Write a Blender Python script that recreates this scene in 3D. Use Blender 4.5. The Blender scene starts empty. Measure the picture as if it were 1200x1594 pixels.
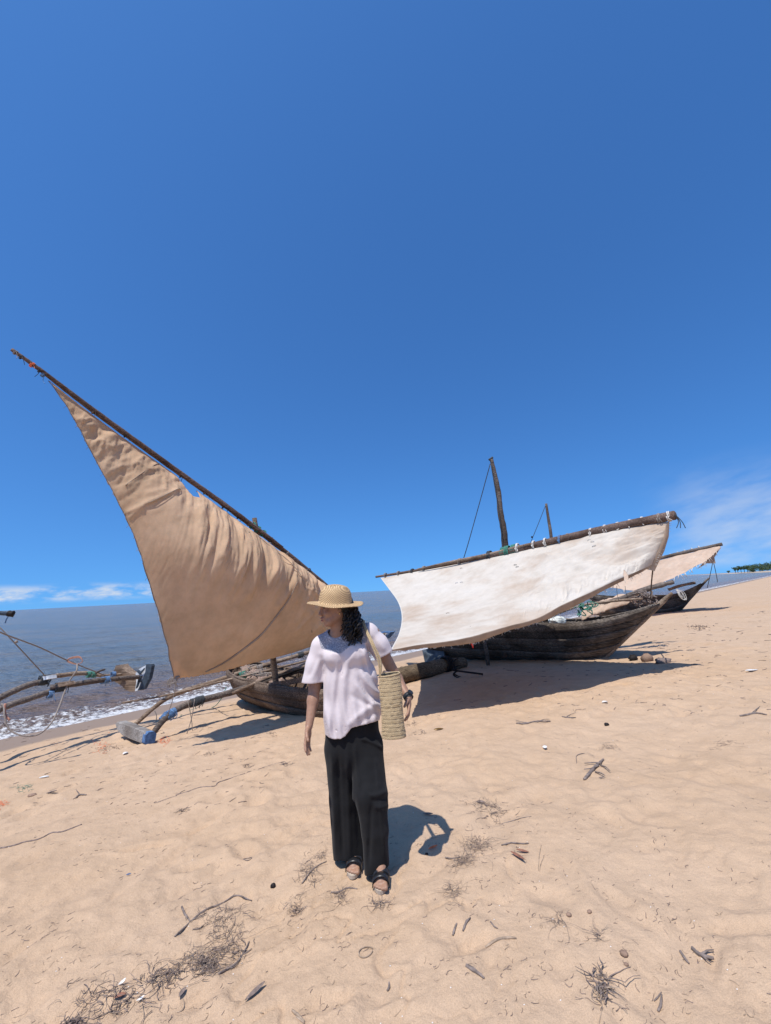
import bpy, bmesh, math, random
import numpy as np
from mathutils import Vector, Matrix
random.seed(7); np.random.seed(7)
rad = math.radians
# ------------------------------------------------------------------ camera, world, sun, exposure
FOC, CX, CY = 640.0, 600.0, 797.0          # focal length and centre in photo pixels (1200 x 1594)
ROLL, PITCH, EYE = rad(3.0), math.atan(121.9/640.0), 1.62
_f = np.array([0, math.cos(PITCH), math.sin(PITCH)]); _r0 = np.array([1., 0, 0]); _u0 = np.cross(_r0, _f)
_r = math.cos(ROLL)*_r0 - math.sin(ROLL)*_u0; _u = math.sin(ROLL)*_r0 + math.cos(ROLL)*_u0
CAM = np.array([0, 0, EYE])
scn = bpy.context.scene
cd = bpy.data.cameras.new('camera'); co = bpy.data.objects.new('camera', cd); scn.collection.objects.link(co)
m = Matrix(((_r[0], _u[0], -_f[0], 0), (_r[1], _u[1], -_f[1], 0), (_r[2], _u[2], -_f[2], 0), (0, 0, 0, 1)))
co.matrix_world = Matrix.Translation(Vector(CAM)) @ m
cd.sensor_fit = 'VERTICAL'; cd.sensor_height = 24.0; cd.lens = 24.0*FOC/1594.0; cd.clip_start = 0.05; cd.clip_end = 9000
scn.camera = co
SUN_EL, SUN_AZ = 66.0, 33.0                 # light travels toward azimuth 33 deg (clockwise from +Y)
sdir = Vector((math.cos(rad(SUN_EL))*math.sin(rad(SUN_AZ)), math.cos(rad(SUN_EL))*math.cos(rad(SUN_AZ)), -math.sin(rad(SUN_EL))))
sl = bpy.data.lights.new('sun', 'SUN'); sl.energy = 4.9; sl.angle = rad(0.53); sl.color = (1.0, 0.965, 0.915)
so = bpy.data.objects.new('sun', sl); scn.collection.objects.link(so); so.rotation_euler = sdir.to_track_quat('-Z', 'Y').to_euler()
so.location = (0, 0, 30)
w = bpy.data.worlds.new('World'); scn.world = w; w.use_nodes = True
nt = w.node_tree; nt.nodes.clear(); N = nt.nodes.new; L = nt.links.new
wo = N('ShaderNodeOutputWorld'); bg = N('ShaderNodeBackground'); sky = N('ShaderNodeTexSky')
sky.sky_type = 'NISHITA'; sky.sun_disc = False; sky.sun_elevation = rad(SUN_EL); sky.sun_rotation = rad(SUN_AZ+180)
sky.air_density = 1.0; sky.dust_density = 1.0; sky.ozone_density = 3.2; sky.altitude = 0
tc = N('ShaderNodeTexCoord'); vm = N('ShaderNodeVectorMath'); vm.operation = 'MULTIPLY_ADD'; L(tc.outputs['Generated'], vm.inputs[0])
vm.inputs[1].default_value = (1, 1, 0.93); vm.inputs[2].default_value = (0, 0, 0.125)
vn = N('ShaderNodeVectorMath'); vn.operation = 'NORMALIZE'; L(vm.outputs[0], vn.inputs[0]); L(vn.outputs[0], sky.inputs['Vector'])
# clear tropical air: deepen the blue, but leave the pale aureole round the sun as it is
sr = N('ShaderNodeSeparateColor'); L(sky.outputs[0], sr.inputs[0])
fa = N('ShaderNodeMapRange'); fa.interpolation_type = 'SMOOTHSTEP'; L(sr.outputs[0], fa.inputs[0]); fa.inputs[1].default_value = 2.6; fa.inputs[2].default_value = 7.0
tint = N('ShaderNodeMix'); tint.data_type = 'RGBA'; L(fa.outputs[0], tint.inputs['Factor']); tint.inputs['A'].default_value = (0.54, 1.12, 1.72, 1); tint.inputs['B'].default_value = (1, 1, 1, 1)
hs = N('ShaderNodeMix'); hs.data_type = 'RGBA'; hs.blend_type = 'MULTIPLY'; hs.inputs['Factor'].default_value = 1.0
L(sky.outputs[0], hs.inputs['A']); L(tint.outputs['Result'], hs.inputs['B'])
# clouds: a low broken bank over the sea at left, thin sheets over the spit at right
sx = N('ShaderNodeSeparateXYZ'); L(tc.outputs['Generated'], sx.inputs[0])
def wmath(op, a, b=None, c=None, clamp=False):
    n = N('ShaderNodeMath'); n.operation = op; n.use_clamp = clamp
    for i, v in enumerate((a, b, c)):
        if v is None: continue
        if isinstance(v, (int, float)): n.inputs[i].default_value = v
        else: L(v, n.inputs[i])
    return n.outputs[0]
def wsmooth(v, lo, hi):
    n = N('ShaderNodeMapRange'); n.interpolation_type = 'SMOOTHSTEP'; L(v, n.inputs[0])
    n.inputs[1].default_value = lo; n.inputs[2].default_value = hi; return n.outputs[0]
elev = sx.outputs[2]
azim = wmath('ARCTAN2', sx.outputs[0], sx.outputs[1])
cv = N('ShaderNodeCombineXYZ'); L(wmath('MULTIPLY', azim, 14.0), cv.inputs[0]); L(wmath('MULTIPLY', elev, 42.0), cv.inputs[1])
n1 = N('ShaderNodeTexNoise'); n1.inputs['Scale'].default_value = 1.0; n1.inputs['Detail'].default_value = 9; n1.inputs['Roughness'].default_value = 0.62
L(cv.outputs[0], n1.inputs['Vector'])
bandL = wmath('MULTIPLY', wsmooth(elev, 0.006, 0.022), wsmooth(elev, 0.048, 0.028))
bandL = wmath('MULTIPLY', bandL, wsmooth(azim, -0.38, -0.55))
cl1 = wmath('MULTIPLY', wsmooth(n1.outputs[0], 0.40, 0.66), bandL)
cv2 = N('ShaderNodeCombineXYZ'); L(wmath('MULTIPLY', azim, 13.0), cv2.inputs[0]); L(wmath('ADD', wmath('MULTIPLY', elev, 34.0), wmath('MULTIPLY', azim, -5.0)), cv2.inputs[1]); cv2.inputs[2].default_value = 4.2
n2 = N('ShaderNodeTexNoise'); n2.inputs['Scale'].default_value = 1.0; n2.inputs['Detail'].default_value = 7; n2.inputs['Roughness'].default_value = 0.5
L(cv2.outputs[0], n2.inputs['Vector'])
bandR = wmath('MULTIPLY', wsmooth(elev, 0.0, 0.03), wsmooth(elev, 0.235, 0.08))
bandR = wmath('MULTIPLY', bandR, wsmooth(azim, 0.54, 0.70))
cl2 = wmath('MULTIPLY', wmath('MULTIPLY', wsmooth(n2.outputs[0], 0.22, 0.78), bandR), 0.55)
cl = wmath('MINIMUM', wmath('ADD', cl1, cl2), 0.85)
mx = N('ShaderNodeMix'); mx.data_type = 'RGBA'; L(cl, mx.inputs['Factor']); L(hs.outputs['Result'], mx.inputs['A']); mx.inputs['B'].default_value = (6.6, 7.3, 8.4, 1)
L(mx.outputs['Result'], bg.inputs[0]); bg.inputs[1].default_value = 0.10; L(bg.outputs[0], wo.inputs[0])
scn.view_settings.view_transform = 'Standard'; scn.view_settings.look = 'None'; scn.view_settings.exposure = 0.0
scn.view_settings.gamma = 1.0; scn.view_settings.use_curve_mapping = False

# ------------------------------------------------------------------ helpers
def ray(x, y): return _f + _r*((x-CX)/FOC) + _u*((CY-y)/FOC)
def W(x, y, Y):
    "world point seen at photo pixel x, y at distance Y along the world y axis"
    d = ray(x, y); return CAM + d*(Y/d[1])
def depth(P): return float((np.array(P)-CAM) @ _f)
def RP(pix, P): return pix*depth(P)/FOC
_lat = np.random.RandomState(3).rand(256, 256)
def vnoise(x, y, seed=0):
    x = np.asarray(x, float)+seed*17.31; y = np.asarray(y, float)+seed*9.73
    xi = np.floor(x).astype(int); yi = np.floor(y).astype(int); fx = x-xi; fy = y-yi
    fx = fx*fx*(3-2*fx); fy = fy*fy*(3-2*fy)
    a = _lat[xi & 255, yi & 255]; b = _lat[(xi+1) & 255, yi & 255]; c = _lat[xi & 255, (yi+1) & 255]; d = _lat[(xi+1) & 255, (yi+1) & 255]
    return (a*(1-fx)+b*fx)*(1-fy)+(c*(1-fx)+d*fx)*fy-0.5
def fbm(x, y, o=4, seed=0, g=0.5):
    s = 0; a = 1.0
    for i in range(o): s = s+a*vnoise(x*2**i, y*2**i, seed+i*3); a *= g
    return s
def sstep(v, a, b):
    t = np.clip((v-a)/(b-a), 0, 1); return t*t*(3-2*t)
Q2 = math.sqrt(2.0); SEA = -0.75
def shore_d(x, y): return (x-y+15.7)/Q2
_rs = np.random.RandomState(11)
DIMPLES = []
for _ in range(300):
    r = math.exp(_rs.uniform(math.log(2.0), math.log(13))); a = _rs.uniform(-0.95, 0.85)
    x, y = r*math.sin(a), r*math.cos(a)
    if shore_d(x, y) < 1.6: continue
    near_left = 1.0 if (x < -1 or r > 6) else 0.45
    DIMPLES.append((x, y, _rs.uniform(0.05, 0.12), _rs.uniform(0.1, 0.2), _rs.uniform(0, math.pi), _rs.uniform(0.008, 0.026)*near_left))
for (x, y, a) in ((-0.9, 2.1, .5), (-0.35, 2.0, .2), (-0.5, 3.5, .3), (-0.1, 4.0, .2), (0.3, 2.2, .4), (-1.1, 2.7, .8), (-0.12, 1.9, .1)):
    DIMPLES.append((x, y, 0.05, 0.13, a, 0.013))
def base_h(x, y):
    d = shore_d(x, y)
    return SEA + 0.0815*np.minimum(d, 13) - 0.0006*np.maximum(-d, 0) - 0.05*(1-np.exp(np.minimum(d, 0)*0.5))
def ground_h(x, y, fine=True):
    x = np.asarray(x, float); y = np.asarray(y, float)
    d = shore_d(x, y); r = np.hypot(x, y)
    amp = sstep(d, 1.0, 2.4)
    h = base_h(x, y)
    if not fine: return h
    fade = 1.0/(1+(r/60)**2)
    h = h + amp*fade*(0.10*fbm(x*0.35, y*0.35, 2, 1) + 0.030*fbm(x*1.5, y*1.5, 3, 2))
    # wind ribs run along the shore; lumps and trodden sand
    u = (x+y)/Q2; v = (x-y)/Q2
    rib = fbm(u*1.1, v*4.2, 4, 5); h = h + amp*fade*0.025*rib
    lump = fbm(x*7, y*7, 3, 8); h = h + amp*fade*0.013*lump*(0.5+1.9*sstep(fbm(x*.6, y*.6, 2, 9), -0.1, 0.3))
    rg = 1-np.abs(fbm(u*5.5+fbm(x*2, y*2, 2, 51), v*13.0, 3, 52))*3; h = h + amp*fade*0.0065*rg*sstep(fbm(x*.9, y*.9, 2, 53), -0.2, 0.25)
    rg = 1-np.abs(fbm(x*17, y*17, 2, 55))*3; h = h + amp*fade*0.0030*rg
    cr = np.abs(fbm(u*2.2, v*6.5, 3, 14)); h = h - amp*fade*0.013*np.exp(-(cr/0.045)**2)*sstep(fbm(x*.8, y*.8, 2, 19), -0.05, .2)
    for (cx, cy, a, b, t, dep) in DIMPLES:
        m = (np.abs(x-cx) < 3*b) & (np.abs(y-cy) < 3*b)
        if not m.any(): continue
        dx = x[m]-cx if x.ndim else x-cx; dy = y[m]-cy if y.ndim else y-cy
        p = dx*math.cos(t)+dy*math.sin(t); q = -dx*math.sin(t)+dy*math.cos(t)
        e = np.sqrt((p/b)**2+(q/a)**2)
        g = -dep*(1-sstep(e, 0.3, 1.1)) + dep*0.4*np.exp(-((e-1.25)/0.3)**2)
        if x.ndim: h[m] += g
        else: h = h+g
    # sand scooped under and heaped against the hulls
    return h
GRID = {}
def gh(x, y):
    "height of the beach mesh itself, read off its polar grid"
    r = math.hypot(x, y); a = math.atan2(x, y); R_, A_, H_ = GRID['r'], GRID['a'], GRID['h']
    i = min(max(int(np.searchsorted(R_, r))-1, 0), len(R_)-2); j = min(max(int(np.searchsorted(A_, a))-1, 0), len(A_)-2)
    s = (r-R_[i])/(R_[i+1]-R_[i]); t = (a-A_[j])/(A_[j+1]-A_[j]); return float((H_[i, j]*(1-t)+H_[i, j+1]*t)*(1-s)+(H_[i+1, j]*(1-t)+H_[i+1, j+1]*t)*s)
def G(px, py):
    "point of the beach seen at a photo pixel"
    d = ray(px, py); t = 0.5
    while t < 3000:
        p = CAM+d*t
        if p[2] < base_h(p[0], p[1]): break
        t *= 1.01
    lo, hi = t/1.01, t
    for _ in range(30):
        mid = (lo+hi)/2; p = CAM+d*mid
        if p[2] < base_h(p[0], p[1]): hi = mid
        else: lo = mid
    p = CAM+d*hi; p[2] = gh(p[0], p[1]); return p

COL = scn.collection
def org(o):
    v = np.zeros(3)
    while o is not None: v = v+np.array(o.location); o = o.parent
    return v
def setp(o, label=None, cat=None, group=None, kind=None):
    if label: o['label'] = label
    if cat: o['category'] = cat
    if group: o['group'] = group
    if kind: o['kind'] = kind
    return o
def empty(name, loc, label, cat, group=None):
    o = bpy.data.objects.new(name, None); COL.objects.link(o); o.location = tuple(float(c) for c in loc); o.empty_display_size = 0.1
    return setp(o, label, cat, group)
def mk(name, V, Fc, mat, parent=None, smooth=True, loc=None, idx=None, label=None):
    V = np.asarray(V, float).reshape(-1, 3)
    base = org(parent) if parent is not None else (np.array(loc, float) if loc is not None else np.zeros(3))
    me = bpy.data.meshes.new(name); me.from_pydata((V-base).tolist(), [], Fc if isinstance(Fc, list) else Fc.tolist())
    mats = mat if isinstance(mat, (list, tuple)) else [mat]
    for mm in mats: me.materials.append(mm)
    if smooth: me.polygons.foreach_set('use_smooth', [True]*len(me.polygons))
    if idx is not None: me.polygons.foreach_set('material_index', np.asarray(idx, int).tolist())
    me.update()
    o = bpy.data.objects.new(name, me); COL.objects.link(o)
    if parent is not None: o.parent = parent
    elif loc is not None: o.location = tuple(float(c) for c in loc)
    if label: o['label'] = label
    return o
def crom(pts, n):
    "smooth curve through points, n samples"
    P = np.asarray(pts, float)
    if len(P) == 2: t = np.linspace(0, 1, n)[:, None]; return P[0]*(1-t)+P[1]*t
    P = np.vstack([2*P[0]-P[1], P, 2*P[-1]-P[-2]]); k = len(P)-3; out = []
    for t in np.linspace(0, k-1e-6, n):
        i = int(t); f = t-i; p0, p1, p2, p3 = P[i:i+4]
        out.append(0.5*((2*p1)+(-p0+p2)*f+(2*p0-5*p1+4*p2-p3)*f*f+(-p0+3*p1-3*p2+p3)*f**3))
    return np.array(out)
class MB:
    def __init__(s): s.V = []; s.F = []; s.n = 0
    def add(s, V, Fc):
        V = np.asarray(V, float); s.V.append(V); s.F += [tuple(int(i)+s.n for i in f) for f in Fc]; s.n += len(V); return s
    def tube(s, pts, rad_, segs=8, n=None, rough=0.0, caps=True, seed=0, flat=1.0):
        pts = np.asarray(pts, float)
        n = n or max(2, len(pts)*4 if len(pts) > 2 else 2)
        P = crom(pts, n)
        R = np.interp(np.linspace(0, 1, n), np.linspace(0, 1, len(rad_)), rad_) if hasattr(rad_, '__len__') else np.full(n, rad_)
        T = np.gradient(P, axis=0); T /= np.linalg.norm(T, axis=1)[:, None]+1e-12
        a = np.array([0, 0, 1.]) if abs(T[0][2]) < .9 else np.array([1., 0, 0])
        u = np.cross(T[0], a); u /= np.linalg.norm(u); V = []
        rs = np.random.RandomState(seed+int(abs(P[0].sum())*100) % 9999)
        for i in range(n):
            u = u-T[i]*(u@T[i]); u /= np.linalg.norm(u)+1e-12; v = np.cross(T[i], u)
            for k in range(segs):
                an = 2*math.pi*k/segs; rr = R[i]*(1+rough*(rs.rand()-.5))
                V.append(P[i]+rr*(math.cos(an)*u+flat*math.sin(an)*v))
        Fc = [(i*segs+k, i*segs+(k+1) % segs, (i+1)*segs+(k+1) % segs, (i+1)*segs+k) for i in range(n-1) for k in range(segs)]
        if caps: Fc += [tuple(range(segs))[::-1], tuple((n-1)*segs+k for k in range(segs))]
        return s.add(V, Fc)
    def box(s, c, ax, ay, az):
        "box from centre and three half-axis vectors"
        c, ax, ay, az = map(lambda q: np.asarray(q, float), (c, ax, ay, az))
        V = [c+i*ax+j*ay+k*az for i in (-1, 1) for j in (-1, 1) for k in (-1, 1)]
        return s.add(V, [(0, 1, 3, 2), (4, 6, 7, 5), (0, 4, 5, 1), (2, 3, 7, 6), (0, 2, 6, 4), (1, 5, 7, 3)])
    def blob(s, c, r, seed=0, rough=0.25, n=8):
        V = []; Fc = []
        rs = np.random.RandomState(seed); r = np.array(r, float)*np.ones(3)
        for i in range(1, n):
            for k in range(2*n):
                t = math.pi*i/n; p = math.pi*k/n
                V.append(np.array(c)+r*np.array([math.sin(t)*math.cos(p), math.sin(t)*math.sin(p), math.cos(t)])*(1+rough*(rs.rand()-.5)))
        m2 = 2*n
        for i in range(n-2):
            for k in range(m2): Fc.append((i*m2+k, (i+1)*m2+k, (i+1)*m2+(k+1) % m2, i*m2+(k+1) % m2))
        V.append(np.array(c)+r*np.array([0, 0, 1])); V.append(np.array(c)-r*np.array([0, 0, 1])); a = len(V)-2
        Fc += [(a, k, (k+1) % m2) for k in range(m2)]+[(a+1, (n-2)*m2+(k+1) % m2, (n-2)*m2+k) for k in range(m2)]
        return s.add(V, Fc)
    def build(s, name, mat, parent=None, smooth=True, loc=None, label=None):
        return mk(name, np.vstack(s.V), s.F, mat, parent, smooth, loc, label=label)

# ------------------------------------------------------------------ materials
def newmat(name):
    m = bpy.data.materials.new(name); m.use_nodes = True; t = m.node_tree; b = t.nodes['Principled BSDF']; return m, t, b
def nd(t, typ, **kw):
    n = t.nodes.new(typ)
    for k, v in kw.items():
        if k in n.inputs: n.inputs[k].default_value = v
        else: setattr(n, k, v)
    return n
def ramp(t, fac, stops):
    r = t.nodes.new('ShaderNodeValToRGB'); t.links.new(fac, r.inputs[0]); e = r.color_ramp.elements
    while len(e) < len(stops): e.new(0.5)
    for i, (p, c) in enumerate(stops): e[i].position = p; e[i].color = (*c, 1) if len(c) == 3 else c
    return r.outputs[0]
def mixc(t, fac, a, b, mode='MIX'):
    m = t.nodes.new('ShaderNodeMix'); m.data_type = 'RGBA'; m.blend_type = mode
    for s, v in (('Factor', fac), ('A', a), ('B', b)):
        if isinstance(v, (int, float)): m.inputs[s].default_value = v
        elif isinstance(v, tuple): m.inputs[s].default_value = (*v, 1)
        else: t.links.new(v, m.inputs[s])
    return m.outputs['Result']
def tmath(t, op, a, b=0.0, clamp=False):
    n = t.nodes.new('ShaderNodeMath'); n.operation = op; n.use_clamp = clamp
    for i, v in enumerate((a, b)):
        if isinstance(v, (int, float)): n.inputs[i].default_value = v
        else: t.links.new(v, n.inputs[i])
    return n.outputs[0]
def smooth_node(t, v, a, b):
    n = t.nodes.new('ShaderNodeMapRange'); n.interpolation_type = 'SMOOTHSTEP'; t.links.new(v, n.inputs[0]); n.inputs[1].default_value = a; n.inputs[2].default_value = b; return n.outputs[0]
def noise(t, scale, detail=6, rough=0.55, vec=None, stretch=None):
    n = t.nodes.new('ShaderNodeTexNoise'); n.inputs['Scale'].default_value = scale; n.inputs['Detail'].default_value = detail; n.inputs['Roughness'].default_value = rough
    if vec is None:
        g = t.nodes.new('ShaderNodeNewGeometry'); vec = g.outputs['Position']
    if stretch is not None:
        mp = t.nodes.new('ShaderNodeMapping'); t.links.new(vec, mp.inputs[0]); mp.inputs['Scale'].default_value = stretch[:3]
        if len(stretch) > 3: mp.inputs['Rotation'].default_value = stretch[3:]
        vec = mp.outputs[0]
    t.links.new(vec, n.inputs['Vector']); return n.outputs[0]
def bump(t, b, h, strength=0.3, dist=0.01, prev=None):
    n = t.nodes.new('ShaderNodeBump'); n.inputs['Strength'].default_value = strength; n.inputs['Distance'].default_value = dist
    t.links.new(h, n.inputs['Height'])
    if prev is not None: t.links.new(prev, n.inputs['Normal'])
    t.links.new(n.outputs[0], b.inputs['Normal']); return n.outputs[0]
def plain(name, col, rough=0.7, var=0.25, scale=30, bstr=0.2, bdist=0.003, spec=0.3, metal=0.0, stretch=None):
    m, t, b = newmat(name); c = np.array(col)
    nz = noise(t, scale, 5, stretch=stretch)
    t.links.new(ramp(t, nz, [(0.3, tuple(c*(1-var))), (0.7, tuple(np.minimum(c*(1+var), 1)))]), b.inputs['Base Color'])
    b.inputs['Roughness'].default_value = rough; b.inputs['Specular IOR Level'].default_value = spec; b.inputs['Metallic'].default_value = metal
    bump(t, b, nz, bstr, bdist); return m
def wood(name, ca, cb, cc, rot, scale=6.0, rough=0.85, blot=0.55):
    "weathered timber; grain runs along a direction given by rotation about z"
    m, t, b = newmat(name)
    st = (0.6, 9, 9, 0, 0, rot)
    g1 = noise(t, scale, 8, 0.62, stretch=st); g2 = noise(t, 1.6, 5, 0.6); g3 = noise(t, 38, 3, 0.5, stretch=st)
    c = ramp(t, g1, [(0.32, ca), (0.5, cb), (0.68, cc)])
    c = mixc(t, ramp(t, g2, [(0.42, (0, 0, 0)), (0.62, (1, 1, 1))]), c, mixc(t, 1.0, c, (blot, blot*.92, blot*.86), 'MULTIPLY'))
    c = mixc(t, 0.35, c, mixc(t, 1.0, c, ramp(t, g3, [(0.35, (0.35, 0.33, 0.3)), (0.6, (1.25, 1.2, 1.15))]), 'MULTIPLY'))
    t.links.new(c, b.inputs['Base Color']); b.inputs['Roughness'].default_value = rough; b.inputs['Specular IOR Level'].default_value = 0.2
    bump(t, b, g3, 0.5, 0.004, bump(t, b, g1, 0.6, 0.012)); return m
def M_sand():
    m, t, b = newmat('beach sand')
    geo = t.nodes.new('ShaderNodeNewGeometry'); sp = t.nodes.new('ShaderNodeSeparateXYZ'); t.links.new(geo.outputs['Position'], sp.inputs[0])
    d = tmath(t, 'MULTIPLY', tmath(t, 'ADD', tmath(t, 'SUBTRACT', sp.outputs[0], sp.outputs[1]), 15.7), 1/Q2)
    big = noise(t, 0.45, 4, 0.6); mid = noise(t, 5.0, 7, 0.62); fine = noise(t, 230, 3, 0.7); grit = noise(t, 90, 4, 0.7)
    c = ramp(t, big, [(0.35, (0.485, 0.338, 0.219)), (0.6, (0.50, 0.358, 0.243)), (0.75, (0.48, 0.318, 0.190))])
    c = mixc(t, 0.5, c, mixc(t, 1.0, c, ramp(t, mid, [(0.3, (0.80, 0.77, 0.74)), (0.7, (1.12, 1.10, 1.08))]), 'MULTIPLY'))
    c = mixc(t, 0.55, c, mixc(t, 1.0, c, ramp(t, fine, [(0.3, (0.62, 0.6, 0.58)), (0.5, (1, 1, 1)), (0.72, (1.3, 1.28, 1.25))]), 'MULTIPLY'))
    # scattered dark crumbs of weed
    vor = t.nodes.new('ShaderNodeTexVoronoi'); vor.inputs['Scale'].default_value = 26; vor.inputs['Randomness'].default_value = 1
    mp = t.nodes.new('ShaderNodeMapping'); t.links.new(geo.outputs['Position'], mp.inputs[0]); mp.inputs['Scale'].default_value = (1, 2.2, 1); mp.inputs['Rotation'].default_value = (0, 0, 0.8)
    t.links.new(mp.outputs[0], vor.inputs['Vector'])
    sel = noise(t, 1.3, 4, 0.7)
    dots = tmath(t, 'MULTIPLY', smooth_node(t, vor.outputs['Distance'], 0.17, 0.09), smooth_node(t, sel, 0.50, 0.66))
    c = mixc(t, tmath(t, 'MULTIPLY', dots, 0.6), c, (0.17, 0.12, 0.09))
    wn = tmath(t, 'ADD', d, tmath(t, 'MULTIPLY', tmath(t, 'SUBTRACT', noise(t, 0.8, 4), 0.5), 0.9))
    wet = smooth_node(t, wn, 1.45, 1.2)
    c = mixc(t, wet, c, (0.26, 0.185, 0.13))
    t.links.new(c, b.inputs['Base Color'])
    rr = t.nodes.new('ShaderNodeMapRange'); t.links.new(wet, rr.inputs[0]); rr.inputs[3].default_value = 0.95; rr.inputs[4].default_value = 0.6
    t.links.new(rr.outputs[0], b.inputs['Roughness']); b.inputs['Specular IOR Level'].default_value = 0.25
    dry = tmath(t, 'SUBTRACT', 1.0, tmath(t, 'MULTIPLY', wet, 0.9))
    n1 = bump(t, b, tmath(t, 'MULTIPLY', noise(t, 14, 6, 0.65), dry), 0.55, 0.03)
    n2 = bump(t, b, tmath(t, 'MULTIPLY', grit, dry), 0.5, 0.006, n1)
    bump(t, b, tmath(t, 'MULTIPLY', fine, dry), 0.35, 0.003, n2); return m
def M_sea():
    m, t, b = newmat('sea water')
    geo = t.nodes.new('ShaderNodeNewGeometry'); sp = t.nodes.new('ShaderNodeSeparateXYZ'); t.links.new(geo.outputs['Position'], sp.inputs[0])
    d = tmath(t, 'MULTIPLY', tmath(t, 'ADD', tmath(t, 'SUBTRACT', sp.outputs[0], sp.outputs[1]), 15.7), 1/Q2)
    n_big = noise(t, 0.05, 5, 0.6, stretch=(1, 2.2, 1, 0, 0, -0.6)); 
    nearf = smooth_node(t, d, -9.0, -1.5)
    c = mixc(t, nearf, ramp(t, n_big, [(0.35, (0.145, 0.172, 0.185)), (0.6, (0.21, 0.198, 0.178))]), (0.21, 0.15, 0.115))
    # foam: swash edge, breaking crest, stray flecks
    fn = noise(t, 9, 9, 0.75); fw = noise(t, 0.9, 4, 0.6)
    dd = tmath(t, 'ADD', d, tmath(t, 'MULTIPLY', tmath(t, 'SUBTRACT', fw, 0.5), 1.1))
    edge = smooth_node(t, d, -0.5, -0.05)
    band = tmath(t, 'MULTIPLY', smooth_node(t, dd, -1.75, -0.9), smooth_node(t, dd, 0.5, -0.35))
    band2 = tmath(t, 'MULTIPLY', tmath(t, 'MULTIPLY', smooth_node(t, dd, -2.75, -2.5), smooth_node(t, dd, -2.2, -2.45)), smooth_node(t, noise(t, 0.5, 2), 0.5, 0.6))
    th = tmath(t, 'ADD', tmath(t, 'MULTIPLY', tmath(t, 'MAXIMUM', band, tmath(t, 'MULTIPLY', band2, 0.9)), 0.225), tmath(t, 'MULTIPLY', edge, 0.17))
    foam = smooth_node(t, tmath(t, 'ADD', fn, th), 0.70, 0.80)
    c = mixc(t, foam, c, (0.78, 0.77, 0.76))
    t.links.new(c, b.inputs['Base Color'])
    rr = t.nodes.new('ShaderNodeMapRange'); t.links.new(foam, rr.inputs[0]); rr.inputs[3].default_value = 0.2; rr.inputs[4].default_value = 0.7
    t.links.new(rr.outputs[0], b.inputs['Roughness']); b.inputs['IOR'].default_value = 1.33
    st = (1.0, 2.4, 1, 0, 0, -0.7)
    w1 = noise(t, 0.55, 5, 0.62, stretch=st); w2 = noise(t, 2.6, 6, 0.62, stretch=st)
    n1 = bump(t, b, w1, 0.85, 1.15); n2 = bump(t, b, w2, 0.95, 0.24, n1); bump(t, b, fn, 0.25, 0.03, n2)
    return m
def M_cloth(name, cols, transl=0.3, tcol=None, scale=1.3, weave=420, seed=0.0):
    m, t, b = newmat(name)
    n1 = noise(t, scale, 7, 0.62); n2 = noise(t, scale*6, 6, 0.65); n3 = noise(t, weave, 2, 0.5)
    c = ramp(t, n1, [(0.33, cols[0]), (0.52, cols[1]), (0.70, cols[2])])
    c = mixc(t, 0.4, c, mixc(t, 1.0, c, ramp(t, n2, [(0.32, (0.80, 0.78, 0.75)), (0.6, (1.06, 1.06, 1.06))]), 'MULTIPLY'))
    t.links.new(c, b.inputs['Base Color']); b.inputs['Roughness'].default_value = 0.9; b.inputs['Specular IOR Level'].default_value = 0.12
    nn = bump(t, b, n3, 0.15, 0.001, bump(t, b, n2, 0.22, 0.015))
    tr = t.nodes.new('ShaderNodeBsdfTranslucent'); ms = t.nodes.new('ShaderNodeMixShader'); ms.inputs[0].default_value = transl
    tc_ = mixc(t, 1.0, c, tcol or (1, 0.85, 0.65), 'MULTIPLY'); t.links.new(tc_, tr.inputs[0])
    out = t.nodes['Material Output']; t.links.new(b.outputs[0], ms.inputs[1]); t.links.new(tr.outputs[0], ms.inputs[2]); t.links.new(ms.outputs[0], out.inputs[0])
    return m
MAT = {}
MAT['sand'] = M_sand(); MAT['sea'] = M_sea()
MAT['tan'] = M_cloth('tan sailcloth', [(0.73, 0.547, 0.36), (0.81, 0.628, 0.437), (0.86, 0.698, 0.515)], 0.52, (1.0, 0.825, 0.57))
MAT['white'] = M_cloth('white sailcloth', [(0.53, 0.42, 0.325), (0.65, 0.59, 0.51), (0.68, 0.63, 0.56)], 0.22, (1.0, 0.86, 0.68), scale=0.9)
MAT['hem'] = M_cloth('brown cloth and shaded hem', [(0.30, 0.22, 0.16), (0.42, 0.32, 0.24), (0.5, 0.4, 0.31)], 0.2, (1.0, 0.8, 0.6), scale=2)  # brown cloth; on the white sail's hem it stands for underside shade
MAT['pink'] = M_cloth('sun faded sailcloth', [(0.62, 0.47, 0.35), (0.71, 0.56, 0.43), (0.73, 0.61, 0.49)], 0.35, (1.0, 0.8, 0.6), scale=1.0)
MAT['hull_tan'] = wood('weathered brown hull timber', (0.06, 0.042, 0.032), (0.17, 0.12, 0.088), (0.30, 0.215, 0.155), rad(45))
MAT['hull_dark'] = wood('dark tarred hull timber', (0.035, 0.031, 0.029), (0.11, 0.095, 0.084), (0.26, 0.225, 0.19), rad(36), blot=0.4)
MAT['hull_grey'] = wood('grey hull timber', (0.055, 0.048, 0.044), (0.16, 0.138, 0.12), (0.31, 0.265, 0.225), rad(40), blot=0.45)
MAT['pale_wood'] = wood('bleached timber', (0.14, 0.11, 0.085), (0.33, 0.26, 0.20), (0.47, 0.38, 0.30), rad(40))
MAT['stern_paint'] = plain('worn blue grey paint', (0.075, 0.095, 0.115), 0.8, 0.5, 7, 0.4, 0.01)
MAT['log'] = wood('barky brown log', (0.06, 0.045, 0.032), (0.16, 0.12, 0.08), (0.30, 0.235, 0.16), rad(-35))
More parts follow.
